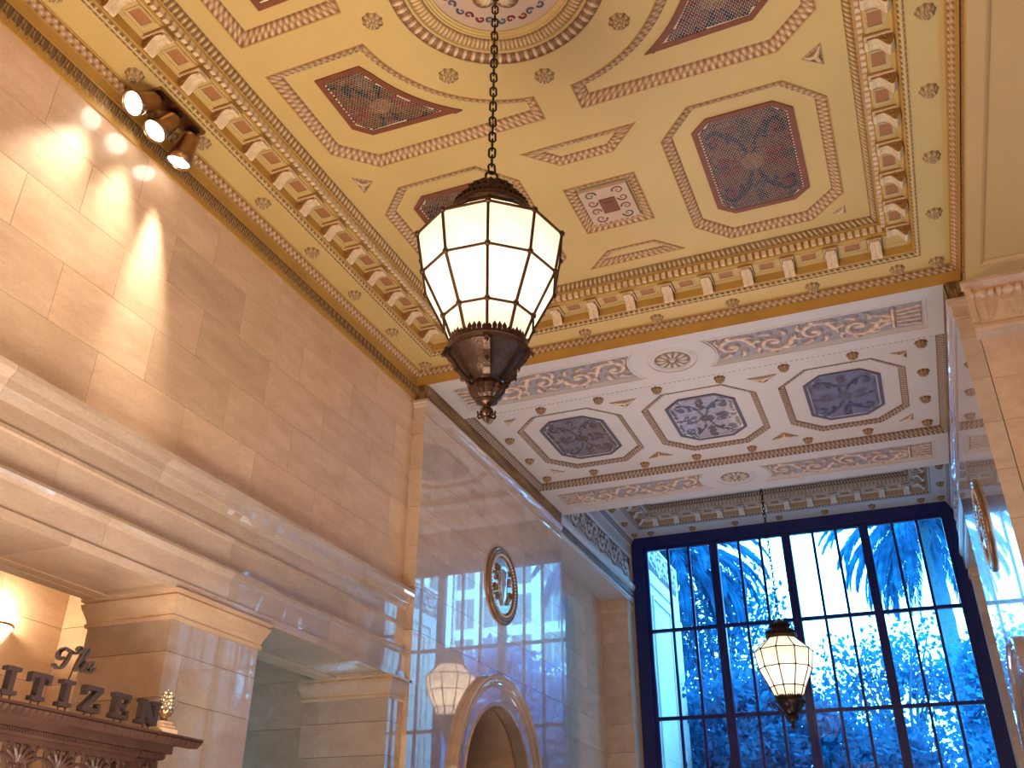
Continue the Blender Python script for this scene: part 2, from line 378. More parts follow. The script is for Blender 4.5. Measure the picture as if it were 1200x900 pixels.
def rinceau(L, H, seed=1):
    """Running acanthus scroll from a calyx at x=0 to x=L, centred on y=0."""
    S = []; r = H * 0.36; P = 2.3 * r; x = H * 0.95; k = 0
    for j in (-2, -1, 0, 1, 2):                                          # gadrooned calyx at the start
        S.append(([(0.02, j * H * 0.17), (H * 0.42, j * H * 0.14)], H * 0.07, H * 0.06))
    S.append(([(H * 0.52, -H * 0.36), (H * 0.52, H * 0.36)], H * 0.045, H * 0.045))
    for j in (-1, 0, 1): S.append(leaf_stroke(H * 0.6, j * H * 0.12, j * 0.7, H * 0.35, H * 0.1, -j * 0.6))
    while x < L - r * 0.9:
        sg = 1 if k % 2 == 0 else -1
        S.append((spiral(x + r * 0.6, sg * H * 0.06, r, 1.1, PI, -sg), H * 0.095, H * 0.05))
        S.append(([(x + r * 0.6 - 0.01, sg * H * 0.06), (x + r * 0.6 + 0.012, sg * H * 0.06)], H * 0.11, H * 0.11))
        for q in range(7):
            a = q * PI / 3.5 + 0.4
            S.append(leaf_stroke(x + r * 0.6 + math.cos(a) * r * 0.95, sg * H * 0.06 + math.sin(a) * r * 0.95, a + 0.6 * sg, r * 0.6, H * 0.085, sg * 1.2))
        x += P; k += 1
    return S
def relief(mb, o, au, av, nrm, L, H, strokes, depth, pal, res=0.018, mask=None):
    nu, nv = int(L / res), int(H / res)
    X, Y = np.meshgrid(np.linspace(0, L, nu), np.linspace(-H/2, H/2, nv), indexing='ij')
    Hh = stroke_h(X, Y, strokes)
    Hh = Hh * (0.93 + 0.07 * np.sin(X * 38 + Y * 22))
    Hh[0, :] = 0; Hh[-1, :] = 0; Hh[:, 0] = 0; Hh[:, -1] = 0
    o, au, av, nrm = [np.array(q, float) for q in (o, au, av, nrm)]
    P = o + X[..., None] * au + Y[..., None] * av + nrm * (Hh * depth)[..., None]
    C = ramp(Hh, pal, 0.12, nu)
    if mask is None: mb.grid(P, C); return
    b = len(mb.v); mb.v.extend(map(tuple, P.reshape(-1, 3))); keep = mask(X, Y)
    for i in range(nu - 1):
        for j in range(nv - 1):
            if keep[i, j] and keep[i+1, j] and keep[i, j+1] and keep[i+1, j+1]:
                mb.f.append((b+i*nv+j, b+(i+1)*nv+j, b+(i+1)*nv+j+1, b+i*nv+j+1)); mb.c.append(tuple(C[i, j]))

# ------------------------------------------------------------------ stone block runs
BLK = {}
def block(parent, x0, x1, y0, y1, z0, z1, m='stone', name='stone_block', g=0.0025):
    dx, dy, dz = [round(v, 4) for v in (x1-x0, y1-y0, z1-z0)]
    key = (dx, dy, dz, m)
    if key not in BLK:
        gx, gy, gz = [min(g, d / 4) for d in (dx, dy, dz)]
        BLK[key] = MB().box(gx - dx/2, dx/2 - gx, gy - dy/2, dy/2 - gy, gz - dz/2, dz/2 - gz).mesh(name, m)
    return link(name, BLK[key], parent, ((x0+x1)/2, (y0+y1)/2, (z0+z1)/2))
def course(parent, axis, a0, a1, b0, b1, z0, z1, length, shift, m='stone', minlen=0.25):
    """One course of blocks running along axis ('x' or 'y') from a0 to a1; b0..b1 is the thickness."""
    cuts = [a0]; c = a0 + ((shift - a0) % length)
    while c < a1 - minlen:
        if c - cuts[-1] > minlen: cuts.append(c)
        c += length
    cuts.append(a1)
    for p, q in zip(cuts[:-1], cuts[1:]):
        if axis == 'y': block(parent, b0, b1, p, q, z0, z1, m)
        else: block(parent, p, q, b0, b1, z0, z1, m)
def block_wall(parent, axis, a0, a1, b0, b1, zs, length=1.37, s0=0.0, m='stone'):
    for k, (z0, z1) in enumerate(zip(zs[:-1], zs[1:])):
        course(parent, axis, a0, a1, b0, b1, z0, z1, length, s0 + (length / 2 if k % 2 else 0), m)
def profile_run(mb, prof, y0, y1, axis='y'):
    """Sweep an (x, z) outline along y (or a (y, z) outline along x) with end caps."""
    n = len(prof)
    if axis == 'y': vs = [(x, y0, z) for x, z in prof] + [(x, y1, z) for x, z in prof]
    else: vs = [(y0, x, z) for x, z in prof] + [(y1, x, z) for x, z in prof]
    fs = [(i, (i+1) % n, (i+1) % n + n, i + n) for i in range(n)]
    tri = [tuple(t) for t in tessellate_polygon([[Vector((x, z, 0)) for x, z in prof]])]
    mb.add(vs, fs + tri + [tuple(i + n for i in t[::-1]) for t in tri]); return mb

# ================================================================== SETTING
XL, XR, Y0, Y1, Y2, Y3 = -7.165, 1.645, -0.67, 12.85, 19.73, 26.3
CX = -2.76
CY = 6.09
ZR = 10.6

fl = structure('floor', 'polished stone floor of the lobby, below the frame', 'floor')
nx, ny = 9, 14
for i in range(nx):
    for j in range(ny):
        block(fl, -10.5 + i*1.65, -10.5 + (i+1)*1.65, -1.2 + j*2.0, -1.2 + (j+1)*2.0, FLOOR - 0.1, FLOOR, 'floor', 'floor_tile')

# ---- unseen outer shell added to keep daylight out above and behind the finished surfaces
sh = structure('daylight_shell', 'unseen outer shell added to keep daylight out of the lobby', 'wall')
MB().box(-11.2, 5.2, -1.4, 26.7, ZR, ZR + 0.3).build('shell_top', 'plaster', sh)
MB().box(-11.2, 5.2, -1.5, -1.2, FLOOR - 0.1, ZR).build('shell_rear', 'plaster', sh)
MB().box(-11.3, -11.0, -1.4, 26.7, FLOOR - 0.1, ZR).build('shell_side', 'plaster', sh)
MB().box(5.0, 5.3, -1.4, 26.7, FLOOR - 0.1, ZR).build('shell_side', 'plaster', sh)
MB().box(-11.2, -7.1, 26.3, 26.7, FLOOR - 0.1, ZR).build('shell_end', 'plaster', sh)
MB().box(1.75, 5.2, 26.3, 26.7, FLOOR - 0.1, ZR).build('shell_end', 'plaster', sh)
MB().box(-7.2, 1.8, 26.3, 26.7, 9.2, ZR).build('shell_end', 'plaster', sh)
MB().box(-11.2, 5.2, 12.95, 13.1, 7.8, ZR).build('shell_cross', 'plaster', sh)

# ---- left wall above the entablature
wl = structure('wall_left', 'beige marble upper wall of the lobby lit by ceiling spotlights', 'wall')
MB().box(-7.5, -7.198, -1.2, 12.85, 3.9, 7.9).build('backing', 'joint', wl)
block_wall(wl, 'y', -0.67, 12.85, -7.4, -7.19, [4.0, 4.17, 4.83, 5.50, 6.15, 6.80, 7.47], 1.37, 8.85 - 1.37/2)
MB().box(-7.5, 1.6, -0.9, -0.67, FLOOR, 8.0).build('bounce_slab', 'plaster', structure('wall_bounce', 'plain wall added behind the viewpoint to bounce light', 'wall'))  # added for light bounce; the lobby itself runs on

# ---- entablature: carried on the piers of the left wall
en = structure('trim_1', 'glossy marble entablature running over the left openings', 'trim')
P_COR = [(-7.4, 4.13), (-6.95, 4.09), (-6.945, 4.03), (-6.975, 4.0), (-7.02, 3.97), (-7.03, 3.89), (-7.05, 3.885), (-7.075, 3.83), (-7.11, 3.80), (-7.115, 3.60), (-7.4, 3.60)]
P_FRZ = [(-7.4, 3.595), (-7.085, 3.595), (-7.08, 3.555), (-7.11, 3.54), (-7.12, 3.25), (-7.4, 3.25)]
P_ARC = [(-7.4, 3.247), (-7.05, 3.22), (-7.0, 3.20), (-6.985, 3.165), (-7.0, 3.13), (-7.035, 3.10), (-7.04, 2.862), (-7.4, 2.862)]
P_LOW = [(-7.9, 2.85), (-7.01, 2.85), (-7.01, 2.76), (-7.9, 2.76)]
def runs(prof, cuts):
    for a, b in zip(cuts[:-1], cuts[1:]): profile_run(MB(), prof, a + 0.002, b - 0.002).build('stone_block', 'gloss', en)
runs(P_COR, [-0.67, 1.2, 3.2, 5.1, 7.2, 9.3, 11.4, 12.85])
runs(P_FRZ, [-0.67, 0.65, 3.3, 5.93, 8.59, 11.2, 12.85])
runs(P_ARC, [-0.67, 1.95, 4.1, 6.60, 8.58, 10.7, 12.85])
runs(P_LOW, [-0.67, 1.95, 4.1, 6.2, 8.3, 10.4, 12.85])
MB().box(-8.15, -7.39, -1.2, 12.85, 2.84, 3.95).build('beam_core', 'stone', en)
MB().box(-8.22, -8.06, -1.2, 12.85, 2.745, 2.95).build('inner_lintel', 'stone', en)
MB().box(-8.06, -7.90, -1.2, 12.85, 2.752, 2.84).build('soffit_fillet', 'stone', en)
MB().box(-8.2, -7.8, -1.2, 12.85, 2.85, 7.9).build('upper_masonry', 'plaster', sh)

# ---- piers of the left wall
def pier(x0, x1, y0, y1, label):
    p = structure('pier', label, 'pier')
    block_wall(p, 'y', y0, y1, x0, x1, [FLOOR, -0.95, -0.29, 0.37, 1.03, 1.69, 2.14, 2.46], 1.1, y0 + 0.8, 'gloss')
    prof = [(0.0, 2.455), (0.025, 2.46), (0.03, 2.50), (0.012, 2.51), (0.03, 2.56), (0.075, 2.66), (0.085, 2.70), (0.06, 2.705), (0.06, 2.72), (0.09, 2.73), (0.09, 2.762)]
    cap = MB()
    for (d0, z0), (d1, z1) in zip(prof[:-1], prof[1:]):
        a = [(x0-d0, y0-d0), (x1+d0, y0-d0), (x1+d0, y1+d0), (x0-d0, y1+d0)]; b = [(x0-d1, y0-d1), (x1+d1, y0-d1), (x1+d1, y1+d1), (x0-d1, y1+d1)]
        for i in range(4): cap.add([(*a[i], z0), (*a[(i+1) % 4], z0), (*b[(i+1) % 4], z1), (*b[i], z1)], [(0, 1, 2, 3)])
    cap.build('capital', 'stone', p)
    return p
pier(-8.2, -7.05, 7.76, 9.27, 'broad stone pier between the sign opening and the next opening')
pier(-8.5, -7.05, 12.42, 12.84, 'narrow stone pier against the corner strip by the vestibule')
pier(-8.2, -7.05, 3.07, 4.58, 'broad stone pier left of the carved portal')

# ---- side passage behind the openings
pw = structure('wall_passage', 'stone walls of the side passage seen through the left openings', 'wall')
zs = [FLOOR, -0.6, 0.1, 0.8, 1.5, 2.2, 2.9, 3.6, 4.3]
block_wall(pw, 'y', -1.2, 9.05, -10.3, -10.0, zs, 1.9, 0.4)
block_wall(pw, 'x', -10.3, -8.3, 9.05, 9.3, zs, 1.9, 0.9)
block_wall(pw, 'x', -10.3, -7.3, 13.0, 13.2, zs, 1.5, 0.2)
MB().box(-11, -7.2, -1.2, 13.2, 4.3, 4.4).build('passage_ceiling', 'plaster', pw)

# ---- corner strips facing the hall and the glossy vestibule walls
def vest_wall(name, side, label):
    s = -1 if side == 'l' else 1
    wv = structure(name, label, 'wall')
    xf = -6.96 if s < 0 else 1.43
    xb = xf + s * 0.24
    lo, hi = min(xf, xb), max(xf, xb)
    rows = [3.51, 4.17, 4.83, 5.50, 6.15, 6.80, 7.13]
    # pilaster strip blocks turned to the hall are the ends of these courses
    block_wall(wv, 'y', Y1, Y2, lo, hi, rows, 1.37, 0.35, 'gloss')
    # around the arched opening: centre y 16.25, spring z 1.5, radius 1.42
    yc, zc, R = 16.25, 1.5, 1.42
    low = [FLOOR, -0.95, -0.29, 0.37, 1.03, 1.5]
    for k, (a, b) in enumerate(zip(low[:-1], low[1:])):
        for p, q in ((Y1, yc - R), (yc + R, Y2)): course(wv, 'y', p, q, lo, hi, a, b, 1.1, 0.2 + 0.5*(k % 2), 'gloss')
    arc = [(yc + R*math.cos(a), zc + R*math.sin(a)) for a in np.linspace(0, PI, 25)]
    for ya, yb in ((Y1, yc), (yc, Y2)):
        sp = [p for p in arc if (p[0] <= yc + 1e-6) == (ya < yc - 0.1) or abs(p[0] - yc) < 1e-6]
        if ya < yc - 0.1: poly = [(Y1, zc)] + [(q[0], q[1]) for q in sorted(sp)] + [(yc, 3.505), (Y1, 3.505)]
        else: poly = sorted(sp) + [(Y2, zc), (Y2, 3.505), (yc, 3.505)]
        mb = MB(); n = len(poly)
        g = 0.002
        vs = [(lo, y, z) for y, z in poly] + [(hi, y, z) for y, z in poly]
        tri = [tuple(t) for t in tessellate_polygon([[Vector((y, z, 0)) for y, z in poly]])]
        mb.add(vs, tri + [tuple(i+n for i in t[::-1]) for t in tri] + [(i, (i+1) % n, (i+1) % n + n, i+n) for i in range(n)])
        mb.build('spandrel', 'gloss', wv)
    # archivolt mouldings: swept profile (offset from R, projection)
    prof = [(0.0, -0.02), (0.0, 0.03), (0.05, 0.045), (0.06, 0.02), (0.30, 0.025), (0.31, 0.06), (0.35, 0.085), (0.38, 0.07), (0.40, 0.045), (0.44, 0.10), (0.49, 0.12), (0.52, 0.10), (0.52, -0.01)]
    path = [(yc + 1, FLOOR, 0)] ; pts = [(0, FLOOR)] + [(a, None) for a in np.linspace(0, PI, 49)] + [(PI, FLOOR)]
    P = np.zeros((len(pts), len(prof), 3))
    for i, (a, zz) in enumerate(pts):
        for j, (d, pr) in enumerate(prof):
            r = R + d; z = zz if zz is not None else zc + r * math.sin(a)
            P[i, j] = (xf - s * pr, yc + r * math.cos(a), z)
    MB().grid(P).build('archivolt', 'gloss', wv)
    # deep opening behind
    tn = MB(); xx = xf + s * 0.2; xe = xf + s * 3.2; N = 24
    for k in range(N):
        a, b = PI*k/N, PI*(k+1)/N
        tn.add([(xx, yc+R*math.cos(a), zc+R*math.sin(a)), (xx, yc+R*math.cos(b), zc+R*math.sin(b)), (xe, yc+R*math.cos(b), zc+R*math.sin(b)), (xe, yc+R*math.cos(a), zc+R*math.sin(a))], [(0, 1, 2, 3)])
    tn.build('barrel_vault', 'stone', wv)
    for a, b in zip(low[:-1], low[1:]):
        for p, q in ((yc-R-0.2, yc-R), (yc+R, yc+R+0.2)): block(wv, min(xb, xe), max(xb, xe), p, q, a, b)
    for a, b in ((1.5, 2.1), (2.1, 2.7), (2.7, 3.3)):
        block(wv, min(xb, xe), max(xb, xe), yc+R+0.002, yc+R+0.2, a, b)
    MB().box(min(xe, xe+s*.1), max(xe, xe+s*.1), yc-1.8, yc+1.8, FLOOR, 3.4).build('end_wall', 'stone', wv)
    # crown mouldings under the ceiling: mitred round the corner to the hall side
    cr = [(0.0, 7.10), (0.022, 7.105), (0.028, 7.135), (0.008, 7.15), (0.01, 7.30), (0.03, 7.33), (0.04, 7.36), (0.055, 7.38), (0.055, 7.43), (0.02, 7.44)]
    m2 = MB()
    for (d0, z0), (d1, z1) in zip(cr[:-1], cr[1:]):
        f = lambda d: xf - s * d
        m2.add([(f(d0), Y1 - d0, z0), (f(d0), Y2, z0), (f(d1), Y2, z1), (f(d1), Y1 - d1, z1)], [(0, 1, 2, 3)])
        m2.add([(f(d0), Y1 - d0, z0), (xf + s*0.22, Y1 - d0, z0), (xf + s*0.22, Y1 - d1, z1), (f(d1), Y1 - d1, z1)], [(0, 1, 2, 3)])
    m2.build('crown_moulding', 'gloss', wv)
    MB().box(lo, hi, Y1 + 0.002, Y2, 7.13, 7.75).build('upper_band', 'gloss', wv)
    # fringe of narrow leaves
    fr = MB(); A = xf - s*0.035
    band(fr, (xf - s*0.012, Y1 - .01, 7.44), (xf - s*0.012, Y2, 7.44), (A, Y1 - .01, 7.72), (A, Y2, 7.72), h_loop, 0.012, 'umber', nrm=(-s, 0, 0), nt=5)
    band(fr, (xf - s*0.01, Y1 - .012, 7.46), (xf + s*0.22, Y1 - .012, 7.46), (xf - s*0.01, Y1 - 0.03, 7.72), (xf + s*0.22, Y1 - 0.03, 7.72), h_loop, 0.014, 'umber', nrm=(0, -1, 0), nt=5)
    fr.build('leaf_fringe', 'orn', wv, kind='stuff')
    MB().box(min(xf - s*.035, xb), max(xf - s*.035, xb), Y1 - .028, Y1 + .1, 7.70, 7.722).build('fringe_fillet', 'ochre', wv)
    return wv
vl = vest_wall('wall_vestibule_left', 'l', 'mirror-polished marble vestibule wall with arch, reflecting the window')
vr = vest_wall('wall_vestibule_right', 'r', 'mirror-polished marble vestibule wall at right, glaring with window light')

# ---- big stone pier right of the vestibule, with carved capital
pr = structure('pier_right', 'orange-lit stone pier with carved capital at the right edge', 'pier')
block_wall(pr, 'x', 1.675, 5.0, Y1, Y1 + 0.3, [FLOOR, -0.4, 0.26, 0.92, 1.58, 2.24, 2.9, 3.51, 4.17, 4.83, 5.50, 6.12, 6.80], 2.8, 0.9)
MB().box(1.60, 5.0, Y1 + .01, Y1 + 0.3, 6.80, 7.7).build('capital_core', 'stone', pr)
cp = MB().box(1.62, 4.9, 12.58, Y1 + .02, 6.73, 7.50)
cp.build('capital_block', 'stone', pr)
cb = MB()
profile_run(cb, [(12.58, 6.70), (12.55, 6.70), (12.535, 6.74), (12.55, 6.80), (12.58, 6.84)], 1.60, 4.9, 'x')
profile_run(cb, [(12.58, 7.50), (12.50, 7.50), (12.49, 7.45), (12.54, 7.42), (12.58, 7.38)], 1.57, 4.9, 'x')
cb.box(1.60, 1.68, 12.52, 12.60, 6.84, 7.40)
cb.build('capital_moulding', 'stone', pr)
for k in range(9):
    zb = 7.27; x = 1.80 + k * 0.34
    m3 = MB(); prof = [(0.001, -0.16), (0.05, -0.155), (0.075, -0.13), (0.06, -0.10), (0.03, -0.08), (0.05, -0.06), (0.085, 0.0), (0.05, 0.06), (0.03, 0.08), (0.06, 0.10), (0.075, 0.13), (0.05, 0.155), (0.001, 0.16)]
    m3.lathe(prof, 14, (x, 12.56, zb), rot=Matrix.Rotation(PI/2, 3, 'Y')); m3.build('carved_bead', 'stone', pr, smooth=True)
for k in range(8):
    x = 1.80 + k * 0.36; lf = MB()
    n, mm = 14, 12; P = np.zeros((n, mm, 3))
    for i in range(n):
        for j in range(mm):
            u = i/(n-1)*2-1; v = j/(mm-1); wd = 0.165*(1-0.75*v**2.2); hgt = 0.035*math.sqrt(max(0, 1-u*u))*(1-0.4*v) + 0.008*math.cos(u*10)
            P[i, j] = (x + u*wd, 12.578 - max(0, hgt), 7.14 - 0.27*v)
    lf.grid(P); lf.build('carved_leaf', 'stone', pr, smooth=True)

# ---- panelled beam soffit right of the hall
bs = structure('ceiling_side_bay', 'gold painted panelled soffit right of the coffered ceiling', 'ceiling')
sm = MB(); holed(sm, rect(3.3, 5.9, 1.645, 6.65), [rect(3.33, 5.8, 1.50, 6.42)], 7.50)
ring_profile(sm, 3.33, 5.8, 1.50, 6.42, [(0, 7.50), (0.0, 7.51), (0.02, 7.515), (0.04, 7.53), (0.055, 7.545), (0.055, 7.56)])
holed(sm, rect(3.33, 5.8, 1.445, 6.365), [], 7.56)
sm.build('soffit_panel', 'tan', bs)
rw = structure('wall_right', 'plain stone wall far right of the hall, outside the frame', 'wall')
block_wall(rw, 'y', -0.67, 12.85, 4.85, 5.0, [FLOOR, -0.3, 1.0, 2.3, 3.6, 4.9, 6.2, 7.5], 2.7, 0.4)

# ================================================================== MAIN CEILING
def rosette_mesh(name, R, depth, pal):
    nr, na = 9, 64; P = np.zeros((na, nr, 3)); H = np.zeros((na, nr))
    for i in range(na):
        a = 2*PI*i/na
        for j in range(nr):
            r = j/(nr-1); lob = 0.5 + 0.5*math.cos(8*a)
            h = (1 if r < 0.15 else 0.45 + 0.55*math.sin(PI*min(1, (r-0.15)/0.6))*(0.35+0.65*lob)) if r < 0.55 else 0.75*(0.25+0.75*(0.5+0.5*math.cos(8*a+PI)))*math.cos((r-0.6)/0.4*PI/2*0.95)
            if j == nr-1: h = 0
            rr = R*r*(1 - (0.10*(1-lob) if r > 0.8 else 0))
            P[i, j] = (rr*math.cos(a), rr*math.sin(a), -h*depth); H[i, j] = (0.95 - 0.6*(1-lob)**4 if r < 0.55 else (0.95 - 0.75*lob**2 if j < nr-1 else 0.35))*(0.85 + 0.15*rng.random())
    H[:, 2] *= 0.4; H[:, 5] *= 0.45  # rings and petal gaps darkened: shade painted into the colour
    return MB().grid(P, ramp(H, pal), closed=True).mesh(name, 'orn', True)
ROS_G = rosette_mesh('rosette', 0.11, 0.10, 'gold')
ROS_U = rosette_mesh('rosette', 0.105, 0.10, 'umber2')
ROS_B = rosette_mesh('rosette', 0.125, 0.065, 'gold')

def modillion_mesh(body, face, name='modillion'):
    """Scroll bracket; local +x points into the coffer, y along the wall, z=0 is the soffit; runs x 0..0.29."""
    mb = MB(); hw = 0.075
    bot = []
    for k in range(15):
        x = 0.27 * k / 14
        z = -0.085 - 0.115*math.exp(-((x-0.06)/0.065)**2) - 0.015*math.sin(x/0.27*2*PI)
        bot.append((x, z))
    top = [(0.27, 0.0), (0.0, 0.0)]
    side = bot + top; n = len(side)
    tri = [tuple(t) for t in tessellate_polygon([[Vector((x, z, 0)) for x, z in side]])]
    for sy in (-1, 1): mb.add([(x, sy*hw*0.96, z) for x, z in side], tri, body)
    ys = [(-hw*0.98, 0.004), (-hw, -0.004), (-hw*0.55, -0.010), (-hw*0.12, -0.004), (0, 0.008), (hw*0.12, -0.004), (hw*0.55, -0.010), (hw, -0.004), (hw*0.98, 0.004)]
    P = np.array([[(x, y, z + dz) for y, dz in ys] for x, z in bot]); mb.grid(P, face)
    for sy in (-1, 1):                                                   # volute spirals on both cheeks
        sp = [(0.085 + (0.062*(1-0.8*k/18))*math.cos(0.8+k*0.55), sy*hw, -0.095 + (0.062*(1-0.8*k/18))*math.sin(0.8+k*0.55)) for k in range(19)]
        mb.tube(sp, 0.009, 4, body)
        mb.tube([(0.10, sy*hw, -0.03), (0.17, sy*hw, -0.06), (0.26, sy*hw, -0.075)], 0.009, 4, body)
    mb.tube([(0.275, -hw*0.85, -0.075), (0.275, hw*0.85, -0.075)], 0.026, 8, face)   # rolled end
    mb.box(-0.0, 0.31, -0.105, 0.105, -0.028, -0.008, body); mb.box(0.0, 0.30, -0.095, 0.095, -0.045, -0.028, face)
    return mb.mesh(name, 'orn')
MOD_G = modillion_mesh((0.36, 0.17, 0.04), (0.82, 0.63, 0.40))
MOD_W = modillion_mesh((0.42, 0.27, 0.14), (0.74, 0.70, 0.66))
def soffit_panel_mesh(edge, mid):
    mb = MB(); a, b = (0.10, 0.135), (0.075, 0.105)                       # half sizes: outer frame, sunk field
    R1 = [(-a[0], -a[1]), (a[0], -a[1]), (a[0], a[1]), (-a[0], a[1])]; R2 = [(-b[0], -b[1]), (b[0], -b[1]), (b[0], b[1]), (-b[0], b[1])]
    for i in range(4):
        j = (i+1) % 4
        mb.add([(*R1[i], -0.001), (*R1[j], -0.001), (*R1[j], -0.012), (*R1[i], -0.012)], [(0, 1, 2, 3)], edge)
        mb.add([(*R1[i], -0.012), (*R1[j], -0.012), (*R2[j], -0.010), (*R2[i], -0.010)], [(0, 1, 2, 3)], edge)
        mb.add([(*R2[i], -0.010), (*R2[j], -0.010), (*R2[j], -0.003), (*R2[i], -0.003)], [(0, 1, 2, 3)], (0.2, 0.1, 0.04))
    mb.add([(*p, -0.003) for p in R2], [(0, 1, 2, 3)], mid)
    return mb.mesh('sunk_panel', 'orn')
SP_G = soffit_panel_mesh((0.66, 0.47, 0.22), (0.46, 0.20, 0.08))
SP_W = soffit_panel_mesh((0.62, 0.54, 0.46), (0.40, 0.26, 0.15))

def coffer_ring(parent, cx, cy, hx, hy, zb, flat, wallm, pal, mod, spm, pitch=0.61):
    """Classical cornice lining the sunk coffer: lip, wall, brackets, soffit, dentils, egg-and-dart, field edge."""
    e = MB(); R0 = rect(cx, cy, hx + 0.045, hy + 0.045)
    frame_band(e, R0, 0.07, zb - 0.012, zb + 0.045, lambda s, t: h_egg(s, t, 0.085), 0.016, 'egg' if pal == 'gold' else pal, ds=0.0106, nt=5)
    e.build('egg_and_dart', 'orn', parent, kind='stuff')
    m1 = MB(); ring_profile(m1, cx, cy, hx, hy, [(0.02, zb+0.03), (0.04, zb+0.05), (0.05, zb+0.17)]); m1.build('cornice_wall', wallm, parent)
    m2 = MB(); ring_profile(m2, cx, cy, hx, hy, [(0.05, zb+0.168), (0.065, zb+0.17), (0.075, zb+0.185), (0.09, zb+0.19), (0.095, zb+0.205), (0.318, zb+0.205), (0.318, zb+0.235), (0.33, zb+0.24), (0.33, zb+0.262)])
    m2.build('cornice_soffit', flat, parent)
    m3 = MB(); ring_profile(m3, cx, cy, hx, hy, [(0.33, zb+0.262), (0.348, zb+0.262), (0.348, zb+0.365), (0.405, zb+0.367), (0.405, zb+0.385), (0.425, zb+0.39)]); m3.build('dentil_band', wallm, parent)
    d = MB(); dp = 0.1017
    for sx, (L, off) in (('x', (hx, hy)), ('y', (hy, hx))):
        n = int((L - 0.42) / dp)
        for k in range(-n, n + 1):
            c = k * dp
            for sg in (-1, 1):
                a, b = sorted((sg*(off-0.40), sg*(off-0.345)))
                if sx == 'x': d.box(cx+c-0.031, cx+c+0.031, cy+a, cy+b, zb+0.272, zb+0.36)
                else: d.box(cx+a, cx+b, cy+c-0.031, cy+c+0.031, zb+0.272, zb+0.36)
    d.build('dentil_row', 'dentil' if flat == 'gold' else flat, parent, kind='stuff')
    e2 = MB(); frame_band(e2, rect(cx, cy, hx-0.425, hy-0.425), 0.085, zb+0.385, zb+0.475, lambda s, t: h_egg(s, t, 0.075), 0.018, 'egg' if pal == 'gold' else pal, ds=0.0094, nt=6)
    e2.build('egg_and_dart', 'orn', parent, kind='stuff')
    nxn = int((hx - 0.36) / pitch + 0.5); nyn = int((hy - 0.36) / pitch + 0.5)
    def put(me, nm, x, y, r): link(nm, me, parent, (x, y, zb+0.205), rot=(0, 0, r))
    for sg in (-1, 1):
        for k in range(-nxn, nxn):
            u = (k + 0.5) * pitch; put(mod, 'modillion', cx+u, cy+sg*(hy-0.055), -sg*PI/2)
            if k > -nxn: put(spm, 'sunk_panel', cx+k*pitch, cy+sg*(hy-0.22), PI/2)
        for k in range(-nyn, nyn):
            u = (k + 0.5) * pitch; put(mod, 'modillion', cx+sg*(hx-0.055), cy+u, PI if sg > 0 else 0)
            if k > -nyn: put(spm, 'sunk_panel', cx+sg*(hx-0.22), cy+k*pitch, 0)

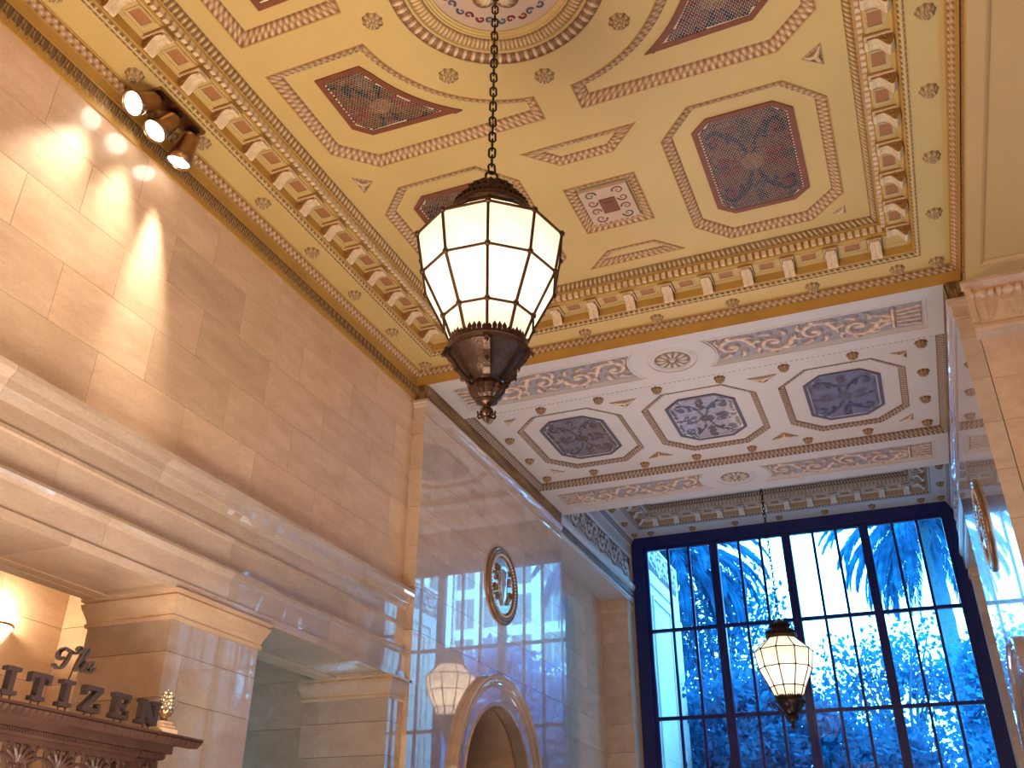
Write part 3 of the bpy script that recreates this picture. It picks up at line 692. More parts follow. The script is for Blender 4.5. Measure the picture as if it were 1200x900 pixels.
def mosaic(parent, poly, z, pal, cx, cy, ux, uy, border=0.075, tx=0.042, ty=0.030, bord_col='brown', grout='grout'):
    """Mosaic panel of raised tiles laid in running bond inside a plain border; poly is the outer border outline."""
    poly = ccw(poly); q = inset(poly, border)
    b = MB(); n = len(poly)
    for i in range(n):
        j = (i+1) % n
        b.add([(*poly[i], z), (*poly[j], z), (*poly[j], z-0.022), (*poly[i], z-0.022)], [(0, 1, 2, 3)])
        b.add([(*poly[i], z-0.022), (*poly[j], z-0.022), (*q[j], z-0.018), (*q[i], z-0.018)], [(0, 1, 2, 3)])
        b.add([(*q[i], z-0.018), (*q[j], z-0.018), (*q[j], z-0.004), (*q[i], z-0.004)], [(0, 1, 2, 3)])
    bo = b.build('mosaic_border', bord_col, parent)
    gm = MB(); holed(gm, q, [], z-0.006); gm.build('grout_bed', grout, bo)
    Q = np.array(q); x0, y0 = Q.min(0); x1, y1 = Q.max(0)
    rows = int((y1-y0)/ty); cols = int((x1-x0)/tx) + 1
    I, J = np.meshgrid(np.arange(-1, cols+1), np.arange(rows), indexing='ij')
    X = x0 + (I + 0.5 + 0.5*(J % 2)) * tx; Y = y0 + (J + 0.5) * ty + 0.004
    X, Y = X.ravel(), Y.ravel()
    inside = np.ones(len(X), bool)
    mx, my = tx*0.43, ty*0.395
    def inpoly(px, py):
        c = np.zeros(len(px), bool)
        for i in range(len(Q)):
            xa, ya = Q[i-1]; xb, yb = Q[i]
            cond = ((ya > py) != (yb > py)); xi = (xb-xa)*(py-ya)/((yb-ya) if abs(yb-ya) > 1e-9 else 1e-9)+xa
            c ^= cond & (px < xi)
        return c
    for sx in (-mx*.6, mx*.6):
        for sy in (-my*.6, my*.6): inside &= inpoly(X+sx, Y+sy)
    X, Y = X[inside], Y[inside]
    U, V = (X-cx)/ux, (Y-cy)/uy
    base, c1, c2, c3, cc = [np.array(c) for c in pal]
    r = rng.random(len(X))[:, None]
    C = base * (0.75 + 0.5*r)
    au, av = np.abs(U), np.abs(V)
    def st(strokes): return stroke_h(au, av, strokes)
    m1 = st([(spiral(0.62, 0.52, 0.26, 0.9, PI*1.1, -1), 0.05, 0.03), ([(0.08, 0.2), (0.16, 0.42), (0.36, 0.62)], 0.035, 0.06)]) > 0.2
    m2 = st([([(0.62, 0.52), (0.66, 0.55)], 0.13, 0.1), ([(0.86, 0.2), (0.9, 0.6)], 0.05, 0.07), ([(0.35, 0.1), (0.6, 0.12)], 0.06, 0.1)]) > 0.2
    m3 = st([([(0.0, 0.5), (0.0, 0.82)], 0.14, 0.08), ([(0.55, 0.85), (0.8, 0.8)], 0.05, 0.04), ([(0.5, 0.0), (0.85, 0.0)], 0.05, 0.09)]) > 0.2
    C = np.where((m3 & (r[:, 0] < .85))[:, None], c3*(0.7+0.6*r), C); C = np.where((m2 & (r[:, 0] < .9))[:, None], c2*(0.7+0.6*r), C)
    C = np.where((m1 & (r[:, 0] < .95))[:, None], c1*(0.7+0.6*r), C); C = np.where(((U/0.22)**2+(V/0.16)**2 < 1)[:, None], cc*(0.8+0.4*r), C)
    mb = MB(); n = len(X); dz = 0.004 + 0.003*rng.random(n)
    za, zb_ = z-0.0055, z-0.006-dz
    for k in range(n):
        x, y = X[k], Y[k]; a = za; b2 = zb_[k]
        mb.v.extend([(x-mx, y-my, a), (x+mx, y-my, a), (x+mx, y+my, a), (x-mx, y+my, a), (x-mx, y-my, b2), (x+mx, y-my, b2), (x+mx, y+my, b2), (x-mx, y+my, b2)])
        q0 = 8*k; mb.f.extend([(q0+4, q0+5, q0+6, q0+7), (q0, q0+1, q0+5, q0+4), (q0+1, q0+2, q0+6, q0+5), (q0+2, q0+3, q0+7, q0+6), (q0+3, q0, q0+4, q0+7)])
        mb.c.extend([tuple(C[k])]*5)
    mb.build('mosaic_tiles', 'tileblue' if bord_col == 'slate' else 'tile', bo, kind='stuff')
    return bo
PM_GOLD = ((0.15, 0.06, 0.03), (0.02, 0.022, 0.04), (0.20, 0.025, 0.03), (0.17, 0.10, 0.08), (0.26, 0.13, 0.075))
PM_MAUVE = ((0.15, 0.07, 0.06), (0.018, 0.02, 0.055), (0.16, 0.02, 0.035), (0.06, 0.045, 0.06), (0.24, 0.13, 0.09))
PM_BLUE = ((0.17, 0.15, 0.22), (0.03, 0.035, 0.08), (0.05, 0.05, 0.09), (0.09, 0.07, 0.09), (0.07, 0.05, 0.06))
PM_SKY_REFL = ((0.16, 0.19, 0.36), (0.04, 0.05, 0.13), (0.07, 0.08, 0.18), (0.06, 0.06, 0.14), (0.10, 0.10, 0.18))  # blue window reflection painted into the base tile colour
PM_PALE = ((0.40, 0.36, 0.46), (0.05, 0.055, 0.10), (0.10, 0.09, 0.16), (0.09, 0.07, 0.09), (0.10, 0.07, 0.08))

ce = structure('ceiling', 'gold coffered lobby ceiling with mosaics, brackets and a round medallion', 'ceiling')
HX, HY, ZB = 3.88, 6.27, 8.0
# border soffit ring between walls and coffer
m = MB(); holed(m, rect(CX+.01, CY, 4.36, 6.72), [rect(CX, CY, HX, HY)[::-1]], ZB); m.build('border_soffit', 'gold', ce)
coffer_ring(ce, CX, CY, HX, HY, ZB, 'gold', 'ochre', 'gold', MOD_G, SP_G)
# egg-and-dart and fascia round the outside
e = MB(); OX, OY = 4.395, 6.755
ob = ccw(rect(CX, CY, OX, OY))
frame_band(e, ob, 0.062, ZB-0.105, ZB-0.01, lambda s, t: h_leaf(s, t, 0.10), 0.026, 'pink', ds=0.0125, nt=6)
e.build('egg_and_dart', 'orn', ce, kind='stuff')
m = MB(); ring_profile(m, CX, CY, OX, OY, [(0.0, 7.715), (0.004, 7.735), (-0.006, 7.74), (-0.006, ZB-0.115), (0.006, ZB-0.115), (0.006, ZB-0.102)]); 
ring_profile(m, CX, CY, OX, OY, [(0.05, ZB-0.012), (0.085, ZB-0.01), (0.085, ZB)])
m.build('fascia', 'ochre', ce)
# leaf fringe at the top of the left wall and along the right-hand beam
fr = MB(); band(fr, (-7.182, Y0, 7.47), (-7.182, Y1, 7.47), (-7.155, Y0, 7.715), (-7.155, Y1, 7.715), lambda a, t: h_loop(a, t, 0.115), 0.014, 'umber', nrm=(1, 0, 0), nt=8, ds=0.0115)
fr.build('leaf_fringe', 'orn', ce, kind='stuff')
fr = MB(); band(fr, (1.69, Y0, 7.52), (1.69, Y1-.3, 7.52), (1.645, Y0, 7.715), (1.645, Y1-.3, 7.715), lambda a, t: h_loop(a, t, 0.115), 0.02, 'gold', nrm=(-1, 0, 0), nt=6, ds=0.0115)
fr.build('leaf_fringe', 'orn', ce, kind='stuff')
MB().box(1.66, 1.70, Y0, Y1, 7.505, 8.0).build('beam_side', 'gold', ce)
MB().box(-7.4, -7.17, Y0, Y1, 7.46, 8.05).build('wall_head', 'ochre', ce)
MB().box(-7.4, 1.9, Y1 + .002, Y1 + 0.1, 7.722, 8.05).build('beam_face', 'ochre', ce)
# rosettes on the border
for k in range(11):
    y = 12.63 - 1.2*k - (0.06 if k > 4 else 0)
    for sg in (-1, 1):
        link('rosette', ROS_G, ce, (CX + sg*4.13, y, ZB))
for k in range(-3, 4):
    if abs(k) <= 3:
        for y in (12.63, -0.45): link('rosette', ROS_G, ce, (CX + k*1.2, y, ZB))

# ---- field with sunk panels
ZF = 8.48
def world(poly, sx=1, sy=1): return ccw([(CX + sx*x, CY + sy*y) for x, y in poly])
octo = [(1.0, 3.15), (1.44, 2.66), (2.60, 2.66), (3.06, 3.12), (3.06, 5.08), (2.60, 5.54), (1.44, 5.54), (1.0, 5.08)]
octm = [(1.38, 3.22), (1.60, 3.02), (2.44, 3.02), (2.66, 3.22), (2.66, 4.86), (2.44, 5.06), (1.60, 5.06), (1.38, 4.86)]
a0, a1 = math.asin(0.25/1.79), math.acos(0.25/1.79)
pie = [(1.79*math.cos(a), 1.79*math.sin(a)) for a in np.linspace(a0, a1, 22)] + [(0.25, 2.17), (2.62, 2.17), (3.10, 1.72), (3.10, 0.25)]
piem = [(1.96, 0.56)] + [(2.13*math.cos(a), 2.13*math.sin(a)) for a in np.linspace(0.30, 0.92, 14)] + [(1.20, 1.70), (2.44, 1.66), (2.64, 1.46), (2.64, 0.56)]
piem = [(2.02, 0.57)] + [(2.07*math.cos(a), 2.07*math.sin(a)) for a in np.linspace(0.36, 0.93, 12)] + [(1.18, 1.70), (2.44, 1.66), (2.64, 1.46), (2.64, 0.57)]
sq = [(-0.50, 3.58), (0.50, 3.58), (0.50, 4.64), (-0.50, 4.64)]
tup = [(-0.76, 2.68), (0.76, 2.68), (0.36, 3.07), (-0.36, 3.07)]
tlo = [(-0.72, 5.52), (0.72, 5.52), (0.36, 5.16), (-0.36, 5.16)]
tri1 = [(3.10, 2.22), (3.10, 2.58), (2.86, 2.40)]
tri2 = [(3.06, 5.38), (3.06, 5.56), (2.88, 5.50)]
side = [(3.05, -0.12), (3.05, 0.12)]
holes = [circle(CX, CY, 1.2, 64)]
fr_all = []
for sx in (1, -1):
    for sy in (1, -1):
        for p in (octo, pie): fr_all.append(world(p, sx, sy))
for sy in (1, -1):
    for p in (sq, tup, tlo): fr_all.append(world(p, 1, sy))
m = MB(); holed(m, rect(CX, CY, HX-0.505, HY-0.505), [h[::-1] for h in fr_all] + [holes[0][::-1]], ZF)
m.build('field', 'gold', ce)
for i, p in enumerate(fr_all):
    small = len(p) == 4 and (max(q[0] for q in p) - min(q[0] for q in p)) > 1.3
    wd = 0.11 if small else 0.135; up = 0.05 if small else 0.078
    pan = MB(); q = inset(p, wd); holed(pan, q, [], ZF + up); po = pan.build('coffer_panel', 'gold', ce)
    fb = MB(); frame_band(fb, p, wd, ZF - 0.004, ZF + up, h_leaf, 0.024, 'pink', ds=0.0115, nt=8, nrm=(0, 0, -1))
    fb.build('leaf_moulding', 'orn', po, kind='stuff')
    o = MB(); o2 = inset(p, -0.012); n = len(p)
    for a in range(n):
        b = (a+1) % n; o.add([(*o2[a], ZF), (*o2[b], ZF), (*o2[b], ZF-0.012), (*o2[a], ZF-0.012)], [(0, 1, 2, 3)]); o.add([(*o2[a], ZF-.012), (*o2[b], ZF-.012), (*p[b], ZF-0.003), (*p[a], ZF-0.003)], [(0, 1, 2, 3)])
    o.build('fillet', 'ochre', po)
def panel_of(poly):
    c = np.mean(poly, 0); return c
for sx in (1, -1):
    for sy in (1, -1):
        po = empty('mosaic_panel'); po.parent = ce
        mosaic(po, world(octm, sx, sy), ZF + 0.074, PM_MAUVE if sx > 0 else PM_GOLD, CX+sx*2.02, CY+sy*4.04, 0.64, 1.02)
        po = empty('mosaic_panel'); po.parent = ce
        mosaic(po, world(piem, sx, sy), ZF + 0.074, PM_MAUVE if sx > 0 else PM_GOLD, CX+sx*2.1, CY+sy*1.25, 0.72, 0.72)
# centre squares: raised slab with painted scrolls and a dark boss
for sy in (1, -1):
    c = (CX, CY + sy*4.10)
    S = MB(); S.box(c[0]-0.345, c[0]+0.345, c[1]-0.375, c[1]+0.375, ZF-0.012, ZF+0.05)
    slab = S.build('painted_slab', 'mauve', ce)
    sw = MB()
    for ax, ay in ((1, 1), (1, -1), (-1, 1), (-1, -1)):
        for (ox, oy, r, sg, colr) in ((0.22, 0.10, 0.075, 1, (0.25, 0.07, 0.04)), (0.20, 0.27, 0.085, -1, (0.06, 0.10, 0.05) if ax*ay > 0 else (0.22, 0.06, 0.04))):
            pts = [(c[0]+ax*x, c[1]+ay*y, ZF-0.013) for x, y in spiral(ox, oy, r, 1.3, PI, sg, 16)]
            sw.tube(pts, [0.014 - 0.0006*i for i in range(len(pts))], 4, colr)
    sw.build('painted_scrollwork', 'orn', slab, kind='stuff')
    B = MB(); B.box(c[0]-0.115, c[0]+0.115, c[1]-0.15, c[1]+0.15, ZF-0.035, ZF-0.01); B.box(c[0]-0.06, c[0]+0.06, c[1]-0.09, c[1]+0.09, ZF-0.045, ZF-0.03)
    B.build('boss', 'brown', slab)
def tri_leaf(parent, poly, z, pal='pink', name='corner_leaf'):
    poly = ccw(poly); c = np.mean(poly, 0); mb = MB(); n = 3
    q = inset(poly, 0.018)
    for i in range(3):
        j = (i+1) % 3
        band(mb, (*poly[i], z-0.002), (*poly[j], z-0.002), (*q[i], z-0.02), (*q[j], z-0.02), h_rib, 0.008, pal, nt=3, nrm=(0, 0, -1))
        a = np.array(q[i]); tip = c + (a-c)*0.92
        mb.tube([(c[0], c[1], z-0.02), ((c[0]+tip[0])/2, (c[1]+tip[1])/2, z-0.03), (tip[0], tip[1], z-0.012)], [0.03, 0.026, 0.008], 6, (0.72, 0.52, 0.34))
    mb.add([(*p, z-0.004) for p in poly], [(0, 1, 2)], (0.40, 0.22, 0.10))
    mb.lathe([(0.001, -0.03), (0.022, -0.024), (0.026, 0.0)], 8, (c[0], c[1], z-0.012), (0.30, 0.16, 0.08))
    mb.build(name, 'orn', parent)
for sx in (1, -1):
    for sy in (1, -1):
        tri_leaf(ce, [(CX+sx*x, CY+sy*y) for x, y in tri1], ZF); tri_leaf(ce, [(CX+sx*x, CY+sy*y) for x, y in tri2], ZF)
for k in range(8):
    a = k*PI/4; link('rosette', ROS_B, ce, (CX + 1.5*math.cos(a), CY + 1.5*math.sin(a), ZF))
# ---- round medallion
md = empty('medallion'); md.parent = ce
def polar(mb, r0, z0, r1, z1, fn, depth, pal, p, nt=7, nrm=(0, 0, -1)):
    n = int(2*PI*(r0+r1)/2/p*8) ; cnt = round(2*PI*(r0+r1)/2/p); A = np.linspace(0, 2*PI, n+1)[:-1]; T = np.linspace(0, 1, nt)
    H = fn(np.repeat((A/(2*PI)*cnt*p)[:, None], nt, 1), np.repeat(T[None], n, 0)); H[:, 0] = 0; H[:, -1] = 0
    Rr = r0 + (r1-r0)*T; Z = z0 + (z1-z0)*T; P = np.zeros((n, nt, 3))
    P[..., 0] = CX + np.cos(A)[:, None]*Rr; P[..., 1] = CY + np.sin(A)[:, None]*Rr; P[..., 2] = Z[None] - H*depth
    mb.grid(P, ramp(H, pal, 0.15, n), closed=True)
for nm, a in (('egg_ring', (1.20, ZF-0.005, 1.04, ZF+0.02, lambda s, t: h_egg(s, t, 0.105), 0.03, 'pink', 0.105)),
              ('ribbed_ring', (1.00, ZF+0.02, 0.85, ZF+0.05, lambda s, t: 0.35+0.65*h_rib(s, t, 0.05), 0.05, 'gold', 0.05))):
    mb = MB(); polar(mb, *a); mb.build(nm, 'orn', md)
mb = MB()
mb.lathe([(1.22, ZF), (1.215, ZF-0.015), (1.20, ZF-0.012)], 96, (CX, CY, 0)); mb.lathe([(1.04, ZF+0.0), (1.03, ZF-0.01), (1.01, ZF-0.005), (1.0, ZF+0.02)], 96, (CX, CY, 0))
mb.lathe([(0.86, ZF+0.04), (0.85, ZF+0.02), (0.83, ZF+0.02), (0.825, ZF+0.035), (0.80, ZF+0.035), (0.79, ZF+0.05), (0.77, ZF+0.05), (0.765, ZF+0.07)], 96, (CX, CY, 0))
mb.build('fillet', 'gold', md, smooth=False)
mb = MB(); holed(mb, circle(CX, CY, 0.78, 64), [], ZF+0.068); pl = mb.build('painted_disc', 'mauve', md)
mb = MB()
for k in range(16):
    a = k*PI/8; cx_, cy_ = CX+0.62*math.cos(a), CY+0.62*math.sin(a); colr = [(0.28, 0.03, 0.05), (0.10, 0.13, 0.20)][k % 2]
    for sg in (-1, 1):
        pts = [(cx_ + sg*(-math.sin(a))*x + math.cos(a)*y, cy_ + sg*math.cos(a)*x + math.sin(a)*y, ZF+0.066) for x, y in spiral(0.075, 0.0, 0.05, 1.0, PI, sg, 10)]
        mb.tube(pts, [0.018 - 0.0010*i for i in range(len(pts))], 4, colr)
mb.build('painted_flowers', 'orn', pl, kind='stuff')
n, nt = 144, 12; P = np.zeros((n, nt, 3)); H = np.zeros((n, nt))
for i in range(n):
    a = 2*PI*i/n
    for j in range(nt):
        t = j/(nt-1); lob = abs(math.cos(4*a)); r = 0.47*t*(0.80+0.20*lob)
        h = (0.5+0.5*math.cos(PI*(t-0.55)/0.5))*(0.5+0.5*lob) + 0.08*math.cos(40*a)
        h = h if j < nt-1 else 0.0; P[i, j] = (CX+r*math.cos(a), CY+r*math.sin(a), ZF+0.06-0.15*max(h, 0)); H[i, j] = min(1, max(0, h))
MB().grid(P, ramp(H, 'pink', 0.1), closed=True).build('acanthus_flower', 'orn', md, smooth=True)

# ================================================================== VESTIBULE CEILING
c2 = structure('ceiling_vestibule', 'pale grey vestibule ceiling with three blue mosaic octagons', 'ceiling')
VX, VY, ZV, ZI = -2.77, 16.29, 7.72, 7.85
LX, LY = 4.16, 1.96
def vw(poly): return ccw([(VX+x, VY+y) for x, y in poly])
def end_poly(sx, sy, grow=0.0):
    Rr = 0.72 - grow; a = math.asin(min(0.99, (0.44+grow)/Rr)) if Rr > 0.46+grow else 1.2
    arc = [(Rr*math.cos(t), 0.44/0.44*0 + Rr*math.sin(t)) for t in np.linspace(-0.65, 0.65, 11)]
    hh = 0.44 + grow; arc = [(Rr*math.cos(t), hh*math.sin(t)/math.sin(0.65)) for t in np.linspace(-0.65, 0.65, 11)]
    pts = arc + [(3.91+grow, hh), (3.91+grow, -hh)]
    return vw([(sx*x, sy*2.70 + y) for x, y in pts])
holes2 = [rect(VX, VY, LX, LY)]; rel = []
for sy in (-1, 1):
    for sx in (-1, 1):
        p = end_poly(sx, sy); rel.append((p, sx, sy)); holes2.append(p)
    holes2.append(circle(VX, VY+sy*2.70, 0.41, 40))
m = MB(); holed(m, [(-7.0, Y1+.0), (1.46, Y1+.0), (1.46, Y2), (-7.0, Y2)], [h[::-1] for h in holes2], ZV); m.build('border_soffit', 'cream', c2)
MB().box(-7.2, 1.7, Y2, Y2+0.12, ZV, 9.25).build('beam_side', 'cream', c2)
m = MB(); m.box(-7.0, 1.46, Y1+.1, Y2, ZI+0.2, ZI+0.3); m.build('upper_slab', 'plaster', c2)
# centre field
octv = lambda c: [(c-1.06, -0.80), (c-0.55, -1.33), (c+0.55, -1.33), (c+1.06, -0.80), (c+1.06, 0.80), (c+0.55, 1.33), (c-0.55, 1.33), (c-1.06, 0.80)]
octn = lambda c: [(c-0.65, -0.62), (c-0.34, -0.94), (c+0.34, -0.94), (c+0.65, -0.62), (c+0.65, 0.62), (c+0.34, 0.94), (c-0.34, 0.94), (c-0.65, 0.62)]
OC = [vw(octv(c)) for c in (-2.5, 0, 2.5)]
m = MB(); holed(m, rect(VX, VY, 4.05, 1.85), [h[::-1] for h in OC], ZI); m.build('field', 'cream', c2)
e = MB(); frame_band(e, rect(VX, VY, LX, LY), 0.11, ZV, ZI, h_leaf, 0.032, 'grey', ds=0.0125, nt=7, nrm=(0, 0, -1)); e.build('leaf_moulding', 'orn', c2, kind='stuff')
for i, (p, c) in enumerate(zip(OC, (-2.5, 0, 2.5))):
    pan = MB(); q = inset(p, 0.12); holed(pan, q, [], ZI+0.05); po = pan.build('coffer_panel', 'cream', c2)
    fb = MB(); frame_band(fb, p, 0.12, ZI-0.003, ZI+0.05, h_leaf, 0.032, 'grey', ds=0.0125, nt=7, nrm=(0, 0, -1)); fb.build('leaf_moulding', 'orn', po, kind='stuff')
    mp_ = empty('mosaic_panel'); mp_.parent = c2
    mosaic(mp_, vw(octn(c)), ZI+0.045, (PM_BLUE, PM_PALE, PM_SKY_REFL)[i], VX+c, VY, 0.62, 0.92, border=0.06, tx=0.048, ty=0.036, bord_col='slate')
for v, us in ((-1.56, (-3.83, -2.77, -1.65, -0.56, 0.56, 1.65, 2.77, 3.83)), (1.60, (-3.83, -2.77, -1.65, -0.56, 0.56, 1.65, 2.77, 3.83)), (-0.52, (-3.83, 3.83)), (0.56, (-3.83, 3.83))):
    for u in us: link('rosette', ROS_U, c2, (VX+u, VY+v, ZI))
for u in (-1.25, 1.25):
    tri_leaf(c2, [(VX+u-0.26, VY-1.36), (VX+u+0.26, VY-1.36), (VX+u, VY-1.10)], ZI, 'grey'); tri_leaf(c2, [(VX+u-0.26, VY+1.36), (VX+u+0.26, VY+1.36), (VX+u, VY+1.10)], ZI, 'grey')
for sx in (-1, 1):
    for sy in (-1, 1): tri_leaf(c2, [(VX+sx*3.60, VY+sy*1.38), (VX+sx*3.60, VY+sy*1.14), (VX+sx*3.34, VY+sy*1.38)], ZI, 'grey')
# relief strips and roundels
for p, sx, sy in rel:
    mb = MB(); q = inset(p, 0.05); n = len(p)
    for (A, za), (B, zb) in (((inset(p, -0.02), ZV-0.001), (inset(p, -0.015), ZV-0.012)), ((inset(p, -0.015), ZV-0.012), (p, ZV-0.012)), ((p, ZV-0.012), (p, ZV+0.012)), ((p, ZV+0.012), (inset(p, 0.035), ZV+0.0)), ((inset(p, 0.035), ZV+0.0), (q, ZV+0.05))):
        for a in range(n): b = (a+1) % n; mb.add([(*A[a], za), (*A[b], za), (*B[b], zb), (*B[a], zb)], [(0, 1, 2, 3)])
    fo = mb.build('relief_frame', 'cream', c2)
    Lr = 3.34; r = MB()
    relief(r, (VX+sx*3.86, VY+sy*2.70, ZV+0.05), (-sx, 0, 0), (0, 1, 0), (0, 0, -1), Lr, 0.78, rinceau(Lr, 0.78), 0.055, 'relief', res=0.0165,
           mask=lambda X, Y: (3.86 - X) > np.sqrt(np.clip(0.77**2 - (Y*1.0)**2, 0, 1)))
    r.build('acanthus_relief', 'orn', fo)
    cap_ = MB(); holed(cap_, p, [], ZV+0.052); cap_.build('relief_ground', 'cream', fo)
for sy in (-1, 1):
    c = (VX, VY+sy*2.70); mb = MB()
    mb.lathe([(0.43, -0.001), (0.42, -0.012), (0.40, -0.012), (0.395, 0.01), (0.37, 0.01), (0.35, -0.008), (0.31, -0.01), (0.29, 0.02), (0.285, 0.03)], 48, (c[0], c[1], ZV))
    ro = mb.build('roundel', 'cream', c2)
    nr, na = 10, 96; P = np.zeros((na, nr, 3)); H = np.zeros((na, nr))
    for i in range(na):
        a = 2*PI*i/na
        for j in range(nr):
            t = j/(nr-1); lob = abs(math.cos(6*a)); h = (1.0 if t < 0.2 else 0.3 + 0.7*lob*math.sin(PI*min(1, (t-0.2)/0.85))) if j < nr-1 else 0.2
            P[i, j] = (c[0]+0.29*t*math.cos(a), c[1]+0.29*t*math.sin(a), ZV+0.03-0.05*h); H[i, j] = h*(0.4 if 0.15 < t < 0.3 else 1)
    MB().grid(P, ramp(H, 'grey', 0.1), closed=True).build('rosette_flower', 'orn', ro, smooth=True)

# ================================================================== WINDOW BAY
c3 = structure('ceiling_window_bay', 'pale coffered ceiling in front of the tall window', 'ceiling')
WY = 23.0; ZW = 9.2; WHX, WHY = 3.88, 2.5
m = MB(); holed(m, rect(-2.72, WY, 4.40, 3.33), [rect(-2.72, WY, WHX, WHY)[::-1]], ZW); m.build('border_soffit', 'cream', c3)
coffer_ring(c3, -2.72, WY, WHX, WHY, ZW, 'cream', 'bayochre', 'grey', MOD_W, SP_W)
m = MB(); holed(m, rect(-2.72, WY, WHX-0.505, WHY-0.505), [rect(-2.72, WY, 2.9, 1.45)[::-1]], ZW+0.48); m.build('field', 'cream', c3)
m = MB(); frame_band(m, rect(-2.72, WY, 2.9, 1.45), 0.12, ZW+0.477, ZW+0.53, h_leaf, 0.032, 'grey', nt=6, nrm=(0, 0, -1)); m.build('leaf_moulding', 'orn', c3, kind='stuff')
m = MB(); holed(m, rect(-2.72, WY, 2.78, 1.33), [], ZW+0.53); m.build('coffer_panel', 'cream', c3)
for k in range(-3, 4):
    for y in (25.93, 20.1): link('rosette', ROS_U, c3, (-2.72+k*1.22, y, ZW))
for sg in (-1, 1):
    for y in (20.1, 21.3, 22.5, 23.7, 24.9, 25.93): link('rosette', ROS_U, c3, (-2.72+sg*4.15, y, ZW))

def bay_wall(name, s, label):
    wb = structure(name, label, 'wall')
    xf = -7.13 if s < 0 else 1.67
    xr = xf + s*0.80
    f = lambda d: xf - s*d           # d = projection into the room
    mb = MB()
    def strip(d0, z0, d1, z1, y0=Y2+.12, y1=Y3-0.02): mb.add([(f(d0), y0, z0), (f(d0), y1, z0), (f(d1), y1, z1), (f(d1), y0, z1)], [(0, 1, 2, 3)])
    prof = [(0.0, 7.30), (0.0, 7.34), (0.035, 7.36), (0.04, 7.42), (0.01, 7.44), (0.01, 7.62), (0.05, 7.66), (0.09, 7.72), (0.10, 7.80), (0.05, 7.84), (0.0, 7.90), (-0.01, 8.62), (0.02, 8.66), (0.03, 8.72), (0.0, 8.76), (0.0, 8.98), (0.03, 9.0), (0.04, 9.03)]
    for (a, b), (c, d) in zip(prof[:-1], prof[1:]): strip(a, b, c, d)
    mb.build('entablature', 'cream', wb)
    MB().box(min(xf+s*.012, xr+s*0.3), max(xf+s*.012, xr+s*0.3), Y2+.12, Y3, 7.302, 9.3).build('beam', 'cream', wb)
    r = MB(); L = 6.3
    relief(r, (f(-0.005), Y2+0.14, 8.26), (0, 1, 0), (0, 0, 1), (-s, 0, 0), L, 0.68, rinceau(L, 0.66), 0.06, 'slate', res=0.02)
    r.build('acanthus_frieze', 'orn', wb)
    e = MB(); band(e, (f(0.04), Y2+.12, 9.03), (f(0.04), Y3, 9.03), (f(0.10), Y2+.12, 9.14), (f(0.10), Y3, 9.14), lambda a, t: h_egg(a, t, 0.1), 0.02, 'slate', nt=5, nrm=(-s*.7, 0, -.7)); e.build('egg_and_dart', 'orn', wb, kind='stuff')
    m4 = MB(); m4.add([(f(0.10), Y2+.12, 9.14), (f(0.10), Y3, 9.14), (f(0.14), Y3, ZW), (f(0.14), Y2+.12, ZW)], [(0, 1, 2, 3)]); m4.build('cove', 'cream', wb)
    fr = MB(); band(fr, (f(0.045), Y2+.12, 7.46), (f(0.045), Y3, 7.46), (f(0.05), Y2+.12, 7.62), (f(0.05), Y3, 7.62), h_loop, 0.012, 'slate', nt=4, nrm=(-s, 0, 0)); fr.build('leaf_fringe', 'orn', wb, kind='stuff')
    zs = [FLOOR, -0.9, -0.2, 0.5, 1.2, 1.9, 2.6, 3.3, 4.0, 4.7, 5.4, 6.1, 6.8, 7.3]
    block_wall(wb, 'y', Y2, 25.75, min(xr, xr+s*0.2), max(xr, xr+s*0.2), zs, 1.37, 0.3, 'gloss')
    for k, (a, b) in enumerate(zip(zs[:-1], zs[1:])):
        block(wb, min(xf+s*.03, xr+s*.1), max(xf+s*.03, xr+s*.1), 25.75, 26.25, a, b, 'stone')
    for d, z0, z1 in ((0.02, 6.95, 7.0), (0.04, 7.0, 7.08), (0.07, 7.08, 7.2), (0.03, 7.2, 7.3)):
        MB().box(min(f(d-.05), xr+s*.1), max(f(d-.05), xr+s*.1), 25.75-d, 26.26, z0, z1).build('pilaster_moulding', 'stone', wb)
    MB().box(min(xf-s*.1+s*.12, xf+s*.06), max(xf-s*.1+s*.12, xf+s*.06), 26.0, 26.27, FLOOR, 7.0).build('pilaster_edge', 'cream', wb)
    # end of the vestibule wall is a thick pier
    MB().box(min(xf+s*0.07, xr+s*.1), max(xf+s*0.07, xr+s*.1), Y2-0.35, Y2-0.004, FLOOR, 7.7).build('reveal_core', 'stone', wb)
    return wb
bay_wall('wall_bay_left', -1, 'stone recess wall with carved frieze left of the tall window')
bay_wall('wall_bay_right', 1, 'stone recess wall with carved frieze right of the tall window')

# ---- the tall window
wn = structure('window_1', 'tall navy-framed window of small panes with palms outside', 'window')
WX0, WX1, WZ0, WZ1 = -7.085, 1.735, FLOOR, 9.2
gx0, gx1, gz1 = -6.64, 1.34, 8.80
for x0, x1, z0, z1 in ((WX0, gx0-.10, WZ0, WZ1), (gx1+.10, WX1, WZ0, WZ1), (gx0-.10, gx1+.10, gz1+.10, WZ1)):
    MB().box(x0, x1, 26.28, 26.52, z0, z1).build('frame', 'window', wn)
for x0, x1, z0, z1 in ((gx0-.10, gx0, WZ0, gz1+.1), (gx1, gx1+.10, WZ0, gz1+.1), (gx0, gx1, gz1, gz1+.10)):
    MB().box(x0, x1, 26.36, 26.47, z0, z1).build('inner_frame', 'window', wn)
for x0, x1, z0, z1 in ((gx0-.13, gx0-.10, WZ0, gz1+.1), (gx1+.10, gx1+.13, WZ0, gz1+.1)):
    MB().box(x0, x1, 26.25, 26.30, z0, z1).build('frame_bead', 'window', wn)
mull = [-4.70, -2.68, -0.62]
